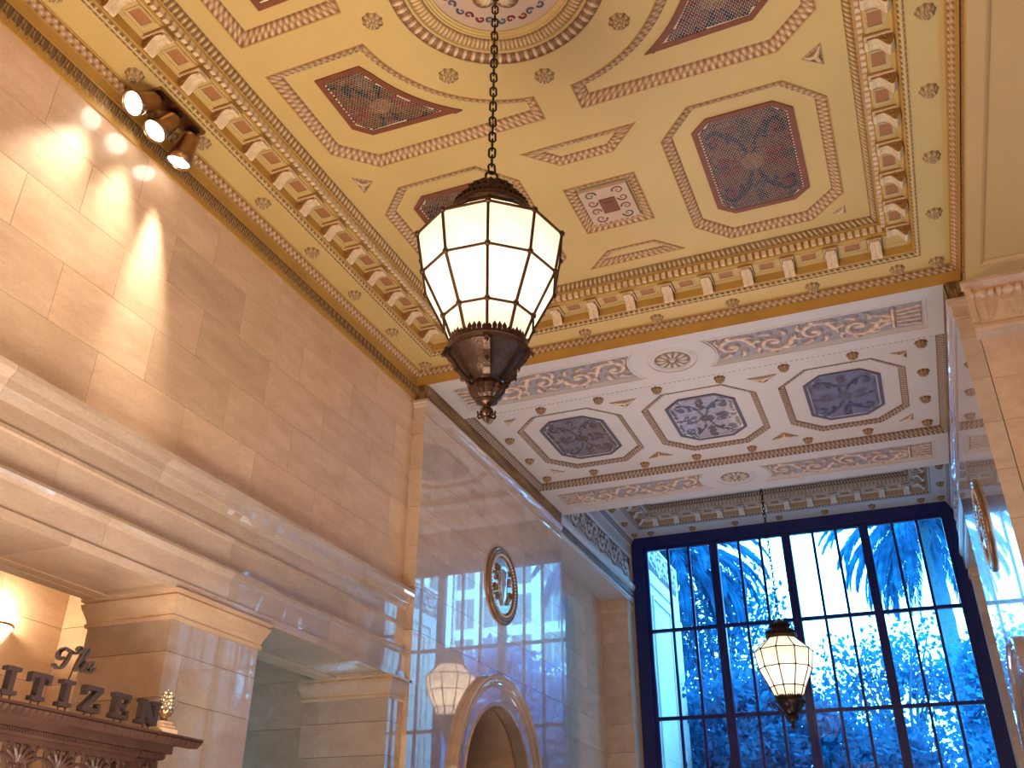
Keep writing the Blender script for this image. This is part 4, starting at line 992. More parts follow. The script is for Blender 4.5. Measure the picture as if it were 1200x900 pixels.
for x in mull:
    MB().box(x-0.115, x+0.115, 26.30, 26.50, WZ0, gz1).build('mullion', 'window', wn)
    MB().box(x-0.04, x+0.04, 26.26, 26.30, WZ0, gz1).build('mullion_bead', 'window', wn)
ed = [gx0] + sum([[x-0.115, x+0.115] for x in mull], []) + [gx1]
rowz = [8.80, 6.48, 4.17, 1.86, -0.45, FLOOR]
cols = []
for k in range(4):
    a, b = ed[2*k], ed[2*k+1]; wd = (b-a)/3
    for j in (1, 2): MB().box(a+wd*j-0.035, a+wd*j+0.035, 26.35, 26.44, WZ0, gz1).build('glazing_bar', 'window', wn)
    for z in rowz[1:-1]: MB().box(a, b, 26.34, 26.45, z-0.045, z+0.045).build('transom', 'window', wn)
    for j in range(3): cols.append((a+wd*j, a+wd*(j+1)))
for x0, x1 in cols:
    for z1, z0 in zip(rowz[:-1], rowz[1:]):
        MB().add([(x0, 26.40, z0), (x1, 26.40, z0), (x1, 26.40, z1), (x0, 26.40, z1)], [(0, 1, 2, 3)]).build('pane', 'glass', wn)

# ================================================================== LANTERNS
def hung(nm, me, parent, **kw): return link(nm, me, parent, **kw)
NS = 10
RINGS = [(0.33, 1.98), (0.65, 1.69), (0.585, 1.31), (0.39, 0.91), (0.30, 0.68)]   # radius, height above the tip
def ring_pt(r, z, k, ph): a = ph + 2*PI*k/NS; return (r*math.cos(a), r*math.sin(a), z)
def make_lantern(ph):
    P = {}
    for j in range(4):
        (r0, z0), (r1, z1) = RINGS[j], RINGS[j+1]; mb = MB(); e = 0.985
        mb.add([ring_pt(r0*e, z0, 0, 0), ring_pt(r0*e, z0, 1, 0), ring_pt(r1*e, z1, 1, 0), ring_pt(r1*e, z1, 0, 0)], [(0, 1, 2, 3)])
        P['pane%d' % j] = mb.mesh('glass_pane', 'pane_lit')
    mb = MB(); pts = [ring_pt(r, z, 0, 0) for r, z in RINGS]; mb.tube(pts, 0.0135, 6)
    P['rib'] = mb.mesh('rib', 'bronze')
    for j in range(5):
        r, z = RINGS[j]; mb = MB()
        for k in range(NS): mb.tube([ring_pt(r, z, k, 0), ring_pt(r, z, k+1, 0)], 0.0125 if j else 0.02, 5)
        P['hoop%d' % j] = mb.mesh('hoop', 'bronze')
    mb = MB(); mb.lathe([(0.001, -0.026), (0.022, -0.018), (0.028, 0), (0.022, 0.018), (0.001, 0.026)], 8); P['boss'] = mb.mesh('boss', 'bronze')
    # domed crown
    mb = MB(); n, prof = 40, [(0.30, 1.99), (0.345, 2.0), (0.365, 2.03), (0.355, 2.06), (0.33, 2.075), (0.315, 2.09), (0.325, 2.12), (0.305, 2.15), (0.25, 2.19), (0.215, 2.22), (0.20, 2.25), (0.195, 2.30), (0.165, 2.34), (0.11, 2.38), (0.045, 2.40), (0.03, 2.44), (0.001, 2.45)]
    mb.lathe(prof, n); P['crown'] = mb.mesh('crown', 'bronze', True)
    mb = MB()
    for k in range(40):
        a = 2*PI*k/40; mb.tube([(0.325*math.cos(a), 0.325*math.sin(a), 2.075), (0.338*math.cos(a), 0.338*math.sin(a), 2.11), (0.30*math.cos(a), 0.30*math.sin(a), 2.16)], [0.012, 0.02, 0.008], 5)
        if k % 2 == 0: mb.tube([(0.20*math.cos(a), 0.20*math.sin(a), 2.22), (0.222*math.cos(a), 0.222*math.sin(a), 2.27), (0.15*math.cos(a), 0.15*math.sin(a), 2.355)], [0.014, 0.03, 0.012], 5)
    P['leafring'] = mb.mesh('leaf_ring', 'bronze')
    # cresting above the bowl
    mb = MB()
    for k in range(50):
        a = 2*PI*(k+.5)/50; t = 0.009; h = 0.085 if k % 5 in (1, 2, 3) else 0.06; r = 0.322; w_ = 0.017
        ca, sa = math.cos(a), math.sin(a)
        mb.add([(r*ca+w_*sa, r*sa-w_*ca, 0.655), (r*ca-w_*sa, r*sa+w_*ca, 0.655), (r*ca-w_*1.1*sa, r*sa+w_*1.1*ca, 0.655+h*.6), (r*ca, r*sa, 0.655+h), (r*ca+w_*1.1*sa, r*sa-w_*1.1*ca, 0.655+h*.6),
                ((r+t)*ca+w_*sa, (r+t)*sa-w_*ca, 0.655), ((r+t)*ca-w_*sa, (r+t)*sa+w_*ca, 0.655), ((r+t)*ca-w_*1.1*sa, (r+t)*sa+w_*1.1*ca, 0.655+h*.6), ((r+t)*ca, (r+t)*sa, 0.655+h), ((r+t)*ca+w_*1.1*sa, (r+t)*sa-w_*1.1*ca, 0.655+h*.6)],
               [(0, 1, 2, 3, 4), (9, 8, 7, 6, 5), (0, 5, 6, 1), (1, 6, 7, 2), (2, 7, 8, 3), (3, 8, 9, 4), (4, 9, 5, 0)])
    mb.lathe([(0.30, 0.60), (0.335, 0.605), (0.345, 0.625), (0.335, 0.645), (0.335, 0.665), (0.32, 0.675)], 50)
    P['crest'] = mb.mesh('cresting', 'bronze')
    mb = MB(); mb.lathe([(0.315, 0.61), (0.27, 0.56), (0.215, 0.48), (0.165, 0.41), (0.12, 0.36), (0.11, 0.33), (0.001, 0.33)], 40); P['bowl'] = mb.mesh('bowl', 'bronze', True)
    # scrolled straps under the bowl
    mb = MB(); sp = [(0.355, 0, 0.60), (0.36, 0, 0.565), (0.33, 0, 0.54), (0.29, 0, 0.50), (0.25, 0, 0.44), (0.205, 0, 0.385), (0.165, 0, 0.355), (0.135, 0, 0.365), (0.13, 0, 0.39), (0.15, 0, 0.40)]
    for (a, _, b), (c, _, d) in zip(sp[:-1], sp[1:]):
        v = Vector((c-a, 0, d-b)); L = v.length/2*1.12; v.normalize(); nn = Vector((-v.z, 0, v.x))
        mb.obox(((a+c)/2, 0, (b+d)/2), v*L, (0, 0.028, 0), nn*0.012)
    mb.lathe([(0.001, 0.515), (0.016, 0.525), (0.022, 0.545), (0.012, 0.57)], 6, (0.372, 0, 0)); mb.lathe([(0.001, 0.40), (0.012, 0.41), (0.018, 0.43), (0.01, 0.45)], 6, (0.262, 0, 0))
    P['strap'] = mb.mesh('scroll_strap', 'bronze')
    # gadrooned knob, neck and acorn
    mb = MB(); prof = [(0.08, 0.335), (0.135, 0.325), (0.15, 0.29), (0.14, 0.25), (0.115, 0.215), (0.085, 0.19), (0.088, 0.175), (0.06, 0.165), (0.035, 0.145), (0.03, 0.12)]
    n = 56; PP = np.zeros((n, len(prof), 3))
    for i in range(n):
        a = 2*PI*i/n
        for j, (r, z) in enumerate(prof):
            rr = r*(1 - (0.09*(math.cos(14*a) > 0) if 0 < j < 5 else 0)); PP[i, j] = (rr*math.cos(a), rr*math.sin(a), z)
    mb.grid(PP, closed=True); P['knob'] = mb.mesh('knob', 'bronze')
    mb = MB(); mb.lathe([(0.02, 0.13), (0.05, 0.11), (0.058, 0.08), (0.05, 0.06), (0.03, 0.045), (0.034, 0.03), (0.02, 0.01), (0.001, 0)], 12)
    for k in range(6):
        a = k*PI/3; mb.tube([(0.04*math.cos(a), 0.04*math.sin(a), 0.05), (0.075*math.cos(a), 0.075*math.sin(a), 0.05), (0.08*math.cos(a), 0.08*math.sin(a), 0.075)], 0.009, 5)
    P['acorn'] = mb.mesh('acorn_drop', 'bronze')
    pts = [(0.028*math.cos(2*PI*k/14), 0, 0.052*math.sin(2*PI*k/14)*1.0) for k in range(14)]
    pts = [(0.030*math.cos(a), 0, 0.030*math.sin(a) + (0.030 if math.sin(a) > 0 else -0.030)) for a in np.linspace(0, 2*PI, 17)[:-1]]
    mb = MB(); mb.tube(pts, 0.0105, 6, closed=True); P['link'] = mb.mesh('chain_link', 'iron')
    mb = MB(); mb.tube([(0.055*math.cos(a), 0, 0.055*math.sin(a)) for a in np.linspace(0, 2*PI, 21)[:-1]], 0.012, 6, closed=True); P['ring'] = mb.mesh('hanging_ring', 'iron')
    return P
LP = make_lantern(0)
def lantern(x, y, ztip, zceil, ph, label, power, s=1.0):
    t = empty('hanging_lantern', (x, y, ztip), label=label, cat='lantern', group='decagonal glass lanterns hung on chains')
    for k in range(NS):
        r = (0, 0, ph + 2*PI*k/NS)
        for j in range(4): link('glass_pane', LP['pane%d' % j], t, rot=r)
        rb = link('rib', LP['rib'], t, rot=r)
        for j in range(1, 4):
            q = RINGS[j]; link('boss', LP['boss'], rb, (q[0], 0, q[1]))
    for j in range(5): link('hoop', LP['hoop%d' % j], t, rot=(0, 0, ph))
    for nm in ('crown', 'leafring', 'crest', 'bowl', 'knob', 'acorn'): link({'leafring': 'leaf_ring', 'crest': 'cresting', 'acorn': 'acorn_drop'}.get(nm, nm), LP[nm], t, rot=(0, 0, ph))
    for k in range(5): link('scroll_strap', LP['strap'], t, rot=(0, 0, ph + 2*PI*k/5))
    link('hanging_ring', LP['ring'], t, (0, 0, 2.495), rot=(0, 0, 0.6))
    z = 2.585; i = 0
    while ztip + z < zceil - 0.05:
        link('chain_link', LP['link'], t, (0, 0, z), rot=(0, 0.05*((i % 3)-1), 0.5 + (PI/2 if i % 2 else 0))); z += 0.098; i += 1
    d = bpy.data.lights.new('lamp_bulb', 'POINT'); d.energy = power; d.color = (1.0, 0.80, 0.62); d.shadow_soft_size = 0.12
    b = bpy.data.objects.new('lamp_bulb', d); COL.objects.link(b); b.parent = t; b.location = (0, 0, 1.32)
    return t
ph1 = math.atan2(-6.09, 2.74) - math.radians(2)
lantern(-2.74, 6.07, 3.21, ZF - 0.05, ph1, 'large bronze lantern glowing in the foreground under the gold ceiling', 24)
lantern(-2.74, 22.85, 3.23, ZW + 0.48, math.atan2(-22.8, 2.74) - 0.22, 'distant bronze lantern hanging before the tall window', 26)

# ================================================================== SPOTLIGHTS
sp = empty('spotlight_fixture', (-6.84, 6.02, ZB - 0.01), label='triple bronze spotlight on a long plate at the left ceiling border', cat='spotlight')
MB().box(-0.115, 0.115, -0.40, 0.40, -0.045, 0.0).build('mounting_plate', 'brass', sp)
for k, (dy, d, L) in enumerate(((-0.31, (-0.10, -0.60, -0.62), 0.40), (0.0, (-0.16, -0.42, -0.80), 0.40), (0.30, (-0.22, -0.02, -1.0), 0.44))):
    d = Vector(d).normalized(); rot = d.to_track_quat('-Z', 'Y').to_matrix()
    hd = MB(); j = Vector((0.0, dy, -0.10))
    hd.lathe([(0.001, 0.0), (0.075, -0.005), (0.10, -0.03), (0.115, -0.08), (0.135, -0.28), (0.15, -L), (0.142, -L), (0.13, -L+0.03)], 28, tuple(j), rot=rot)
    h = hd.build('lamp_head', 'brass', sp, smooth=True)
    jn = MB(); jn.tube([(0, dy, -0.02), (0, dy, -0.115)], 0.028, 8); jn.obox((0, dy, -0.05), (0.075, 0, 0), (0, 0.045, 0), (0, 0, 0.02)); jn.build('swivel', 'iron', h)
    ln = MB(); ln.lathe([(0.001, -L+0.028), (0.134, -L+0.03)], 28, tuple(j), rot=rot); ln.build('lens', 'lens', h)
    ld = bpy.data.lights.new('spot_beam', 'SPOT'); ld.energy = (520, 480, 1150)[k]; ld.color = (1.0, 0.88, 0.70); ld.spot_size = math.radians((52, 52, 30)[k]); ld.spot_blend = 1.0; ld.shadow_soft_size = 0.08
    lo = bpy.data.objects.new('spot_beam', ld); COL.objects.link(lo); lo.parent = sp
    lo.location = j + d * (L + 0.03)
    aim = Vector(((-0.055, -0.34, -1.0), (-0.05, -0.02, -1.0), (-0.11, 0.12, -1.0))[k]).normalized(); lo.rotation_euler = aim.to_track_quat('-Z', 'Y').to_euler()

# ---- wall light in the side passage
sn = empty('wall_sconce', (-9.98, 8.02, 2.66), label='half-bowl wall light glowing in the side passage, cut by the left edge', cat='wall light')
m = MB(); N = 16
prof = [(0.03, -0.14), (0.12, -0.11), (0.19, -0.04), (0.22, 0.03)]
vs = [(r*math.sin(PI*k/N), -r*math.cos(PI*k/N), z) for r, z in prof for k in range(N+1)]
m.add(vs, [(i*(N+1)+k, i*(N+1)+k+1, (i+1)*(N+1)+k+1, (i+1)*(N+1)+k) for i in range(3) for k in range(N)]); m.build('glass_bowl', 'sconce_glass', sn, smooth=True)
m = MB(); vs = [(r*math.sin(PI*k/N), -r*math.cos(PI*k/N), z) for r, z in ((0.215, 0.03), (0.235, 0.035), (0.235, 0.06), (0.215, 0.06)) for k in range(N+1)]
m.add(vs, [(i*(N+1)+k, i*(N+1)+k+1, (i+1)*(N+1)+k+1, (i+1)*(N+1)+k) for i in range(3) for k in range(N)]); m.build('rim', 'brass', sn)
d = bpy.data.lights.new('sconce_bulb', 'POINT'); d.energy = 60; d.color = (1.0, 0.82, 0.55); d.shadow_soft_size = 0.06
b = bpy.data.objects.new('sconce_bulb', d); COL.objects.link(b); b.parent = sn; b.location = (0.13, 0, 0.12)

# ================================================================== WALL MEDALLIONS
def wall_medallion(name, s, label):
    x = -6.96 if s < 0 else 1.43
    yc, zc = 16.28, 5.10 if s < 0 else 5.22
    t = empty(name, (x, yc, zc), label=label, cat='medallion', group='round shield medallions above the vestibule arches')
    R = Matrix.Rotation(-s*(-PI/2), 3, 'Y') if False else Matrix(((0, 0, -s), (0, 1, 0), (1, 0, 0)))
    def lathe(nm, prof, m, n=64, sm=True): return MB().lathe(prof, n, rot=R).build(nm, m, t, smooth=sm)
    lathe('outer_ring', [(0.73, 0.0), (0.735, 0.03), (0.715, 0.05), (0.69, 0.048), (0.68, 0.03), (0.66, 0.03), (0.65, 0.048), (0.63, 0.052), (0.615, 0.035)], 'giltdark')
    lathe('beaded_ring', [(0.615, 0.035), (0.60, 0.045), (0.56, 0.04), (0.53, 0.025), (0.52, 0.015)], 'window' if False else 'giltdark')
    lathe('plate', [(0.52, 0.016), (0.30, 0.014), (0.001, 0.014)], 'plate')
    bd = MB()
    for k in range(56):
        a = 2*PI*k/56; bd.lathe([(0.001, 0.03), (0.02, 0.022), (0.026, 0.0)], 6, tuple(R @ Vector((0.575*math.cos(a), 0.575*math.sin(a), 0.042))), rot=R)
    bd.build('bead_row', 'cream', t, kind='stuff')
    sh_ = []   # shield outline in (y, z)
    sh_ = [(-0.14, 0.33), (0.0, 0.36), (0.14, 0.33), (0.19, 0.22), (0.14, 0.12), (0.15, -0.05), (0.12, -0.22), (0.0, -0.38), (-0.12, -0.22), (-0.15, -0.05), (-0.14, 0.12), (-0.19, 0.22)]
    mb = MB(); f = lambda p, h: (-s*h, p[0], p[1]); n = len(sh_)
    q = [(y*0.8, z*0.86) for y, z in sh_]; c = (0, 0)
    for i in range(n):
        j = (i+1) % n
        mb.add([f(sh_[i], 0.02), f(sh_[j], 0.02), f(sh_[j], 0.06), f(sh_[i], 0.06)], [(0, 1, 2, 3)]); mb.add([f(sh_[i], 0.06), f(sh_[j], 0.06), f(q[j], 0.055), f(q[i], 0.055)], [(0, 1, 2, 3)])
        mb.add([f(q[i], 0.055), f(q[j], 0.055), f(c, 0.085)], [(0, 1, 2)])
    mb.build('shield', 'plate', t)
    mb = MB()
    for sg in (-1, 1):
        for (y, z, r, dr) in ((0.30, 0.10, 0.10, 1), (0.33, -0.10, 0.09, -1), (0.24, -0.27, 0.08, 1), (0.24, 0.30, 0.07, -1)):
            mb.tube([f((sg*yy, zz), 0.04) for yy, zz in spiral(y, z, r, 1.2, 0.5, dr, 16)], [0.028 - 0.0013*i for i in range(17)], 6)
    mb.build('scroll_foliage', 'giltdark', t)
    return t
wall_medallion('wall_medallion', -1, 'round gilt-ringed medallion with shield above the left arch')
wall_medallion('wall_medallion', 1, 'round gilt-ringed medallion seen edge-on on the right wall')

# ================================================================== CARVED PORTAL WITH SIGN
px = -6.58
pt = empty('carved_portal', (px, 6.04, FLOOR), label='dark carved wooden portal with openwork frieze in the left opening', cat='portal')
def PB(): return MB()
def pbuild(mb, nm, m='wood', **kw):
    mb.v = [(x - px, y - 6.04, z - FLOOR) for x, y, z in mb.v]; return mb.build(nm, m, pt, **kw)
for y0 in (4.70, 7.11):
    pbuild(PB().box(px-0.30, px, y0, y0+0.27, FLOOR, 1.06), 'post')
    r = PB()
    r.box(px-0.001, px+0.02, y0+0.02, y0+0.25, 0.1, 0.13); 
    r.box(px+0.0, px+0.03, y0+0.01, y0+0.045, -1.3, 1.03); r.box(px+0.0, px+0.03, y0+0.225, y0+0.26, -1.3, 1.03); pbuild(r, 'post_moulding')
    for k in range(6):
        z = 0.93 - k*0.24
        r = PB()
        for sg in (-1, 1):
            r.tube([(px+0.01, y0+0.135+sg*a, z+b) for a, b in spiral(0.045, 0, 0.045, 1.2, PI*.5, 1, 12)], 0.012, 5)
        r.tube([(px+0.012, y0+0.135, z-0.09), (px+0.03, y0+0.135, z), (px+0.012, y0+0.135, z+0.09)], [0.012, 0.028, 0.01], 6)
        pbuild(r, 'carved_scroll')
# cornice, broken forward over the posts
def cornice(y0, y1, dx, nm):
    mb = PB(); prof = [(-0.32, 1.04), (0.0, 1.04), (0.02, 1.045), (0.03, 1.06), (0.03, 1.095), (0.06, 1.10), (0.06, 1.165), (0.10, 1.18), (0.17, 1.215), (0.20, 1.225), (0.20, 1.25), (-0.32, 1.25)]
    profile_run(mb, [(px + dx + a if a > -0.3 else px + a, b) for a, b in prof], y0, y1); return pbuild(mb, nm)
cornice(4.72, 7.11, 0, 'cornice')
for y0, y1 in ((4.36, 4.98), (7.10, 7.72)):
    # mitred cap: overhang along y grows with height like the profile
    mb = PB(); prof = [(0.0, 1.04), (0.02, 1.045), (0.03, 1.06), (0.03, 1.095), (0.06, 1.10), (0.06, 1.165), (0.10, 1.18), (0.17, 1.215), (0.20, 1.225), (0.20, 1.25)]
    ya, yb = (y0+0.34, y1) if y0 < 5 else (y0+0.01, y1-0.34)
    for (a, b), (c, d) in zip(prof[:-1], prof[1:]):
        f0, f1 = (a*1.7, c*1.7)
        L0, L1 = (ya - f0, ya - f1) if y0 < 5 else (ya, ya); R0, R1 = (yb, yb) if y0 < 5 else (yb + f0, yb + f1)
        A = [(px-.32, L0, b), (px+.02+a, L0, b), (px+.02+a, R0, b), (px-.32, R0, b)]; B = [(px-.32, L1, d), (px+.02+c, L1, d), (px+.02+c, R1, d), (px-.32, R1, d)]
        for i in range(4): mb.add([A[i], A[(i+1) % 4], B[(i+1) % 4], B[i]], [(0, 1, 2, 3)])
    mb.add([(px-.32, L1, 1.25), (px+.22, L1, 1.25), (px+.22, R1, 1.25), (px-.32, R1, 1.25)], [(0, 1, 2, 3)])
    pbuild(mb, 'cornice_cap')
# leaf row on the crown and bead row
mb = PB(); n = 0; y = 4.40
while y < 7.68:
    d = 0.02 if (y < 4.98 or y > 7.10) else 0
    mb.add([(px+d+0.068, y, 1.172), (px+d+0.068, y+0.055, 1.172), (px+d+0.215, y+0.060, 1.216), (px+d+0.215, y+0.008, 1.216), (px+d+0.185, y+0.034, 1.165)], [(0, 1, 4), (1, 2, 4), (2, 3, 4), (3, 0, 4)]); y += 0.066
pbuild(mb, 'leaf_row', kind='stuff')
mb = PB(); y = 4.75
while y < 7.40:
    d = 0.02 if (y < 4.98 or y > 7.10) else 0
    mb.obox((px+d+0.035, y, 1.078), (0.014, 0, 0), (0, 0.009, 0), (0, 0, 0.014)); y += 0.026
pbuild(mb, 'bead_row', kind='stuff')
# openwork frieze: palmettes between lyre scrolls
def palmette():
    mb = MB()
    for k in range(-3, 4):
        a = k*0.36; L = 0.17 - 0.016*abs(k)
        pts = [(0.0, 0.012*k, 0.06)] + [(0.012*math.sin(t*PI), 0.012*k + math.sin(a)*L*t*1.0 + 0.02*k*t*t, 0.06 + math.cos(a)*L*t) for t in (0.35, 0.7, 1.0)]
        mb.tube(pts, [0.010, 0.018, 0.021, 0.012], 6)
    for sg in (-1, 1):
        mb.tube([(0.005, sg*(0.045 + a), 0.03 + b) for a, b in spiral(0.0, 0, 0.042, 1.3, PI*0.5, -1, 14)], 0.013, 5)
    mb.tube([(0, 0, -0.06), (0.01, 0, 0.0), (0, 0, 0.06)], [0.02, 0.028, 0.02], 6)
    return mb.mesh('carved_palmette', 'wood')
def lyre():
    mb = MB()
    for sg in (-1, 1):
        mb.tube([(0.0, sg*y, z) for y, z in [(0.02, -0.12), (0.09, -0.08), (0.12, -0.02), (0.09, 0.05), (0.055, 0.11), (0.06, 0.17), (0.095, 0.205), (0.125, 0.19), (0.125, 0.155), (0.10, 0.15)]], [0.016, 0.02, 0.022, 0.02, 0.02, 0.024, 0.024, 0.02, 0.016, 0.012], 6)
        mb.tube([(0.01, sg*y, z) for y, z in [(0.06, 0.17), (0.03, 0.20), (0.0, 0.205)]], [0.018, 0.022, 0.014], 6)
    mb.tube([(0, -0.05, 0.03), (0.012, 0, 0.01), (0, 0.05, 0.03)], [0.012, 0.018, 0.012], 6)
    return mb.mesh('carved_lyre', 'wood')
pm, ly = palmette(), lyre()
k = 0; y = 5.06
while y < 7.05:
    o = link('carved_palmette' if k % 2 == 0 else 'carved_lyre', pm if k % 2 == 0 else ly, pt, (-0.05, y - 6.04, 0.80 - FLOOR)); y += 0.205; k += 1
pbuild(PB().box(px-0.12, px-0.02, 4.96, 7.12, 1.0, 1.05), 'upper_rail'); pbuild(PB().box(px-0.14, px-0.0, 4.96, 7.12, 0.52, 0.68), 'lower_rail')

# pineapple finials on stepped blocks
for yy, lab in ((7.24, 'gilt pineapple finial on a stepped block beside the last letter'), (4.84, 'gilt pineapple finial at the hidden left end of the portal')):
    t = empty('pineapple_finial', (px+0.12, yy, 1.25), label=lab, cat='finial', group='finials on the portal')
    mb = MB().box(-0.10, 0.10, -0.10, 0.10, 0, 0.035); mb.box(-0.08, 0.08, -0.08, 0.08, 0.035, 0.065); mb.box(-0.06, 0.06, -0.06, 0.06, 0.065, 0.10); mb.build('stepped_block', 'cream' if False else 'stone', t)
    mb = MB(); mb.lathe([(0.045, 0.10), (0.03, 0.12), (0.03, 0.14), (0.06, 0.155), (0.075, 0.19), (0.07, 0.20)], 20); mb.build('cup', 'giltdark', t, smooth=True)
    mb = MB()
    for r in range(6):
        z = 0.185 + r*0.032; rr = 0.066*math.sqrt(max(0.03, 1-((z-0.215)/0.165)**2))
        for k in range(12):
            a = 2*PI*(k + 0.5*(r % 2))/12
            mb.lathe([(0.001, 0.016), (0.012, 0.006), (0.017, -0.012)], 5, (rr*math.cos(a), rr*math.sin(a), z), rot=Matrix.Rotation(a, 3, 'Z') @ Matrix.Rotation(PI/2*0.75, 3, 'Y'))
    mb.lathe([(0.06, 0.18), (0.066, 0.22), (0.055, 0.28), (0.03, 0.34), (0.001, 0.375)], 16); mb.build('fruit', 'giltsilver', t)

# raised slab letters standing on pins
SER = 0.038
def bar(mb, pts, h=0.045): pass
def letter_mesh(ch):
    H, T, D, st, sf = 0.205, 0.052, 0.07, 0.055, 0.032                    # height, stem, depth, serif reach, serif thickness
    mb = MB()
    cnt = [0]
    def bx(y0, y1, z0, z1):
        cnt[0] += 1; e = 0.0011 * cnt[0]; mb.box(e, D - e, y0 + e/3, y1 - e/3, z0 + e/3, z1 - e/3)
    if ch == 'I': bx(-T/2, T/2, 0, H); bx(-0.07, 0.07, 0, sf); bx(-0.07, 0.07, H-sf, H)
    if ch == 'T': bx(-T/2, T/2, 0, H); bx(-0.065, 0.065, 0, sf); bx(-0.105, 0.105, H-0.036, H); bx(-0.105, -0.07, H-0.075, H); bx(0.07, 0.105, H-0.075, H)
    if ch == 'Z':
        bx(-0.10, 0.10, 0, 0.036); bx(-0.10, 0.10, H-0.036, H); bx(0.068, 0.10, 0, 0.078); bx(-0.10, -0.068, H-0.078, H)
        vs = [(x, y, z) for x in (0, D) for y, z in ((-0.10, 0.034), (-0.03, 0.034), (0.10, H-0.034), (0.03, H-0.034))]
        mb.add(vs, [(0, 3, 2, 1), (4, 5, 6, 7), (0, 1, 5, 4), (1, 2, 6, 5), (2, 3, 7, 6), (3, 0, 4, 7)])
    if ch == 'E':
        bx(-0.08, -0.08+T, 0, H); bx(-0.105, 0.095, 0, 0.036); bx(-0.105, 0.095, H-0.036, H); bx(-0.05, 0.055, H/2-0.017, H/2+0.017)
        bx(0.065, 0.095, 0, 0.075); bx(0.065, 0.095, H-0.075, H); bx(0.035, 0.055, H/2-0.034, H/2+0.034)
    if ch == 'N':
        bx(-0.105, -0.105+0.046, 0, H); bx(0.062, 0.108, 0, H); bx(-0.135, -0.035, 0, sf); bx(0.03, 0.14, H-sf, H); bx(-0.135, -0.06, H-sf, H)
        vs = [(x, y, z) for x in (0, D) for y, z in ((-0.118, H), (-0.055, H), (0.11, 0.0), (0.05, 0.0))]
        mb.add(vs, [(0, 3, 2, 1), (4, 5, 6, 7), (0, 1, 5, 4), (1, 2, 6, 5), (2, 3, 7, 6), (3, 0, 4, 7)])
    if ch == 'C':
        n = 20; P = []
        for k in range(n+1):
            a = math.radians(48 + 264*k/n); P.append((math.cos(a), math.sin(a)))
        for (c0, s0_), (c1, s1) in zip(P[:-1], P[1:]):
            vs = [(x, 0.0 + ry*c, H/2 + rz*s_) for x in (0, D) for (c, s_, ry, rz) in ((c0, s0_, 0.105, H/2), (c1, s1, 0.105, H/2), (c1, s1, 0.055, H/2-0.036), (c0, s0_, 0.055, H/2-0.036))]
            mb.add(vs, [(0, 3, 2, 1), (4, 5, 6, 7), (0, 1, 5, 4), (1, 2, 6, 5), (2, 3, 7, 6), (3, 0, 4, 7)])
        bx(0.055, 0.085, H-0.085, H-0.005)
    return mb.mesh('letter', 'letter')
lx = -6.46
sg_ = empty('sign_lettering', (lx, 6.04, 1.25), label='brown raised letters standing on pins along the portal top, with a script word above', cat='sign')
LM = {c: letter_mesh(c) for c in 'CITZEN'}
for ch, y in zip('CITIZEN', (5.14, 5.44, 5.72, 6.00, 6.285, 6.63, 6.98)):
    o = link('letter', LM[ch], sg_, (0, y - 6.04, 0.035)); 
    pn = MB()
    for dy in (-0.035, 0.04): pn.tube([(0.035, dy, -0.035), (0.035, dy, 0.01)], 0.006, 5)
    pn.build('pin', 'iron', o, loc=(0, 0, 0)); 
# script word: ribbon strokes
def smooth(pts, n=8):
    P = [np.array(p, float) for p in pts]; out = []
    P = [2*P[0]-P[1]] + P + [2*P[-1]-P[-2]]
    for i in range(1, len(P)-2):
        for k in range(n):
            t = k/n; a, b, c, d = P[i-1:i+3]
            out.append(0.5*((2*b)+(-a+c)*t+(2*a-5*b+4*c-d)*t*t+(-a+3*b-3*c+d)*t**3))
    out.append(P[-2]); return [tuple(q) for q in out]
SK = 1.18
SCR = [
    [(0.01, 0.115), (0.025, 0.145), (0.06, 0.16), (0.11, 0.145), (0.16, 0.135), (0.20, 0.155), (0.205, 0.175), (0.185, 0.18), (0.165, 0.16)],   # T bar
    [(0.06, 0.10), (0.035, 0.085), (0.01, 0.10), (0.015, 0.13), (0.05, 0.15)],
    [(0.125, 0.145), (0.105, 0.11), (0.085, 0.07), (0.055, 0.035), (0.015, 0.025), (-0.015, 0.045), (-0.03, 0.04)],                              # T stem
    [(0.165, 0.02), (0.19, 0.075), (0.225, 0.14), (0.255, 0.175), (0.275, 0.17), (0.265, 0.14), (0.235, 0.10), (0.20, 0.055), (0.18, 0.02)],       # h
    [(0.20, 0.05), (0.235, 0.085), (0.255, 0.085), (0.25, 0.06), (0.235, 0.03), (0.25, 0.018), (0.28, 0.035)],
    [(0.28, 0.035), (0.315, 0.055), (0.33, 0.08), (0.315, 0.09), (0.295, 0.07), (0.285, 0.035), (0.30, 0.015), (0.335, 0.03), (0.36, 0.055)]]     # e
mb = MB()
for st_ in SCR:
    pts = smooth([(y*SK, z*SK) for y, z in st_], 6); m_ = len(pts)
    for i in range(m_-1):
        (y0, z0), (y1, z1) = pts[i], pts[i+1]; v = Vector((0, y1-y0, z1-z0)); L = v.length
        if L < 1e-6: continue
        v.normalize(); nn = Vector((0, -v.z, v.y)); wd = 0.0075 + 0.009*abs(v.z)*(0.3 + 0.7*math.sin(PI*i/m_))
        mb.obox((0, (y0+y1)/2, (z0+z1)/2), v*(L/2*1.25), (0.016, 0, 0), nn*wd)
mb.build('script_word', 'script', sg_, loc=(0.05, 5.83 - 6.04, 0.275), rot=(0.10, 0, 0))
mb = MB(); mb.tube([(0.04, 6.0-6.04, 0.24), (0.05, 6.01-6.04, 0.31)], 0.006, 5); mb.build('pin', 'iron', sg_)

# ================================================================== OUTSIDE
og = structure('ground_outside', 'paved ground of the street outside the window', 'ground')
MB().box(-60, 70, 26.9, 130, FLOOR-0.2, FLOOR).build('paving', 'paving', og)
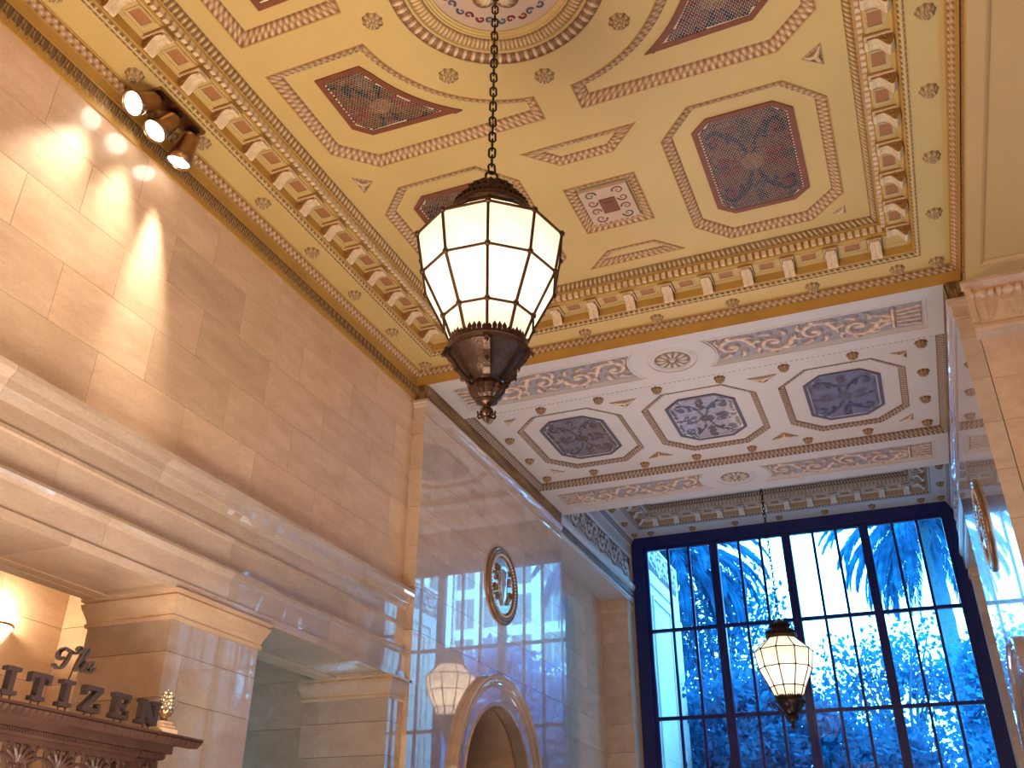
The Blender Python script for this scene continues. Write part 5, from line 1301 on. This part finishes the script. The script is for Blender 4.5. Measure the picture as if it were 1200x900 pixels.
# exterior reveal left and right of the window
for s in (-1, 1):
    rv = structure('window_reveal', 'outer stone reveal with panel mouldings %s the window' % ('left of' if s < 0 else 'right of'), 'wall')
    x0 = -6.92 if s < 0 else 1.75
    a, b = (x0-0.5, x0) if s < 0 else (x0, x0+0.5)
    for k in range(9): block(rv, a, b, 26.72, 31.3, FLOOR+k*1.25, FLOOR+(k+1)*1.25, 'facade')
    f = lambda d: x0 - s*d
    for (y0, y1, z0, z1) in ((27.3, 27.4, 1.0, 8.2), (30.2, 30.3, 1.0, 8.2), (27.3, 30.3, 8.2, 8.34), (27.7, 27.77, 1.0, 7.8), (29.8, 29.87, 1.0, 7.8), (27.7, 29.87, 7.8, 7.9)):
        MB().box(min(f(0), f(0.05)), max(f(0), f(0.05)), y0, y1, z0, z1).build('panel_moulding', 'facade', rv)
    r = MB(); relief(r, (f(0.0), 27.0, 9.1), (0, 1, 0), (0, 0, 1), (-s, 0, 0), 4.0, 0.9, rinceau(4.0, 0.85), 0.05, 'slate', res=0.03); r.build('acanthus_relief', 'orn', rv)

def palm(x, y, h, lean, label, seed, nf=54, fl_=3.6, k_=1.0):
    rg = random.Random(seed); t = empty('palm_tree', (x, y, FLOOR), label=label, cat='palm tree', group='palms outside the window')
    n = 34; P = np.zeros((16, n, 3))
    tr = MB()
    for k in range(16):
        a = 2*PI*k/16
        for j in range(n):
            z = h*j/(n-1); r = 0.40*k_*(1 - 0.25*j/(n-1)) * (1 + (0.05 if j % 2 else -0.03)) + (0.25*math.exp(-((z-h)/1.0)**2)); P[k, j] = (r*math.cos(a) + lean*z/h, r*math.sin(a), z)
    tr.grid(P, closed=True); tr.build('trunk', 'bark', t)
    vars_ = []
    for v in range(5):
        mb = MB(); droop = (0.5, 0.8, 0.9, 0.75, 0.5)[v]; pts = []; px_, pz = 0.0, 0.0; ang = (1.1, 0.7, 0.3, -0.1, -0.5)[v]; N = 16
        for k in range(N+1):
            pts.append((px_, pz, ang)); px_ += fl_/N*math.cos(ang); pz += fl_/N*math.sin(ang); ang -= (droop + 0.6)/N*(0.6+1.0*k/N)
        mb.tube([(a, 0, b) for a, b, _ in pts], [0.035*(1-0.85*k/N) for k in range(N+1)], 4)
        for k in range(1, N):
            a, b, g = pts[k]
            for q in range(4):
                f_ = q/4; a2 = a + (pts[k+1][0]-a)*f_; b2 = b + (pts[k+1][1]-b)*f_
                L = 0.75*k_*math.sin(PI*min(1, (k+f_)/N*0.9+0.12))**0.6
                for sg in (-1, 1):
                    dx = 0.85*L*math.cos(g); dz = 0.85*L*math.sin(g) - 0.22*L*rg.uniform(0.4, 1.6); dy = sg*L*0.40*rg.uniform(.7, 1.1)
                    wv = Vector((-math.sin(g), 0, math.cos(g)))*0.0 + Vector((0.028*k_, 0, 0.012*k_))
                    mb.add([(a2-wv.x, 0, b2), (a2+wv.x, 0, b2), (a2+dx*0.55+wv.x*1.2, dy*0.55, b2+dz*0.4), (a2+dx, dy, b2+dz), (a2+dx*0.55-wv.x*1.2, dy*0.55, b2+dz*0.4)], [(0, 1, 2, 3, 4)])
        vars_.append(mb.mesh('frond', 'frond'))
    for k in range(nf):
        v = min(4, int(5*(k/nf)**0.75)); a = k*2.39996 + rg.uniform(-.15, .15)
        link('frond', vars_[v], t, (lean + 0.2*math.cos(a), 0.2*math.sin(a), h - 0.35*(k/nf)), rot=(0, rg.uniform(-.08, .12), a))
    return t
palm(1.93, 56.0, 21.0, 0.0, 'palm with thick trunk and drooping crown at the right of the window', 3, nf=120, fl_=6.6, k_=1.4)
palm(-8.6, 36.5, 14.2, 0.2, 'palm whose hanging fronds fill the left panes of the window', 5, nf=100, fl_=4.6)

def leafy(x, y, h, rad, nl, label, seed, base=2.5, sz=0.26, sx=1.0):
    rg = np.random.default_rng(seed); t = empty('leafy_tree', (x, y, FLOOR), label=label, cat='tree', group='leafy trees outside the window')
    mb = MB(); mb.tube([(0, 0, 0), (0.1, 0, base), (0.0, 0.1, h*0.6)], [0.28, 0.2, 0.1], 8)
    tips = []
    for k in range(16):
        a = 2*PI*k/16 + rg.uniform(-.2, .2); r = rad*rg.uniform(.35, .8); z = base + (h-base)*rg.uniform(.25, .9)
        mb.tube([(0.05, 0, base*rg.uniform(.8, 1.3)), (r*.5*math.cos(a)*sx, r*.5*math.sin(a), z*.8), (r*math.cos(a)*sx, r*math.sin(a), z)], [0.1, 0.06, 0.025], 5); tips.append((r*math.cos(a)*sx, r*math.sin(a), z))
    mb.build('trunk', 'bark', t)
    cl = 46; C = []
    for k in range(cl):
        a = rg.uniform(0, 2*PI); ph_ = math.acos(rg.uniform(-0.9, 1)); rr = rad*rg.uniform(.35, 1.0)
        C.append((rr*math.sin(ph_)*math.cos(a)*sx, rr*math.sin(ph_)*math.sin(a), base + (h-base)*0.5 + (h-base)*0.5*math.cos(ph_)*rg.uniform(.5, 1)))
    C = np.array(C + tips); idx = rg.integers(0, len(C), nl)
    G = C[idx] + rg.normal(0, 1, (nl, 3))*np.array([0.62, 0.62, 0.45])*rad/4.2*1.15
    A = rg.normal(0, 1, (nl, 3)); A /= np.linalg.norm(A, axis=1)[:, None]; B = np.cross(A, rg.normal(0, 1, (nl, 3))); B /= np.linalg.norm(B, axis=1)[:, None]
    S = (sz*rg.uniform(.6, 1.2, nl))[:, None]
    V = np.stack([G - A*S*.5, G + B*S*.32, G + A*S*.5, G - B*S*.32], 1).reshape(-1, 3)
    me = bpy.data.meshes.new('foliage'); me.vertices.add(len(V)); me.vertices.foreach_set('co', V.ravel())
    me.loops.add(len(V)); me.loops.foreach_set('vertex_index', np.arange(len(V))); me.polygons.add(nl)
    me.polygons.foreach_set('loop_start', np.arange(nl)*4); me.polygons.foreach_set('loop_total', np.full(nl, 4)); me.materials.append(M['leaf']); me.update(calc_edges=True); me.validate()
    link('foliage', me, t, kind='stuff')
leafy(-4.3, 33.0, 8.6, 3.0, 16000, 'leafy tree rising behind the distant lantern', 11, base=1.5, sz=0.28)
leafy(-8.9, 33.5, 8.0, 3.4, 16000, 'leafy tree low in the left panes', 12, base=0.5, sz=0.26)
leafy(-7.3, 39.0, 14.0, 3.0, 7000, 'tall open-branched tree left of the window centre', 13, base=5.0, sz=0.26)
leafy(-0.9, 38.0, 10.6, 2.6, 4200, 'tall leafy tree in front of the right palm trunk', 14, base=3.0, sz=0.26)
leafy(-1.6, 32.0, 5.9, 2.8, 17000, 'dense low tree across the lower centre panes', 15, base=0.2, sz=0.28)
leafy(3.6, 33.5, 6.0, 2.6, 12000, 'dense low tree at the right edge of the window', 16, base=0.2, sz=0.28)
leafy(4.2, 43.0, 12.5, 3.6, 12000, 'street tree in front of the office building, seen mirrored in the marble', 17, base=2.0, sz=0.4)
leafy(-12.5, 45.0, 12.0, 4.5, 6000, 'far street tree at the left', 18, base=2.0, sz=0.4)

bd = empty('office_building', (7.0, 67.0, FLOOR), label='pale office building with rows of windows, seen mirrored in the marble wall', cat='building')
MB().box(0, 34, 0.3, 16, 0, 40).build('core', 'facade', bd)
for k in range(14): MB().box(-0.2, 34.2, 0, 0.4, k*3.1 + 0.1, k*3.1 + 0.8).build('floor_band', 'facade', bd)
for k in range(15): MB().box(k*2.4 - 0.35, k*2.4 + 0.35, -0.15, 0.4, 0, 40).build('column_strip', 'facade', bd)
wm = MB().box(0, 1.7, 0, 0.08, 0, 2.1).mesh('window', 'farglass'); wbm = MB().box(0.82, 0.88, -0.04, 0.0, 0, 2.1).mesh('window_bar', 'facade')
for i in range(9):
    for j in range(3, 12):
        o = link('window', wm, bd, (0.35 + i*2.4, 0.22, 1.0 + j*3.1)); link('window_bar', wbm, o)

# ---- lift everything so that the floor is at z = 0
for o in list(sc.objects):
    if o.parent is None: o.location.z += LIFT
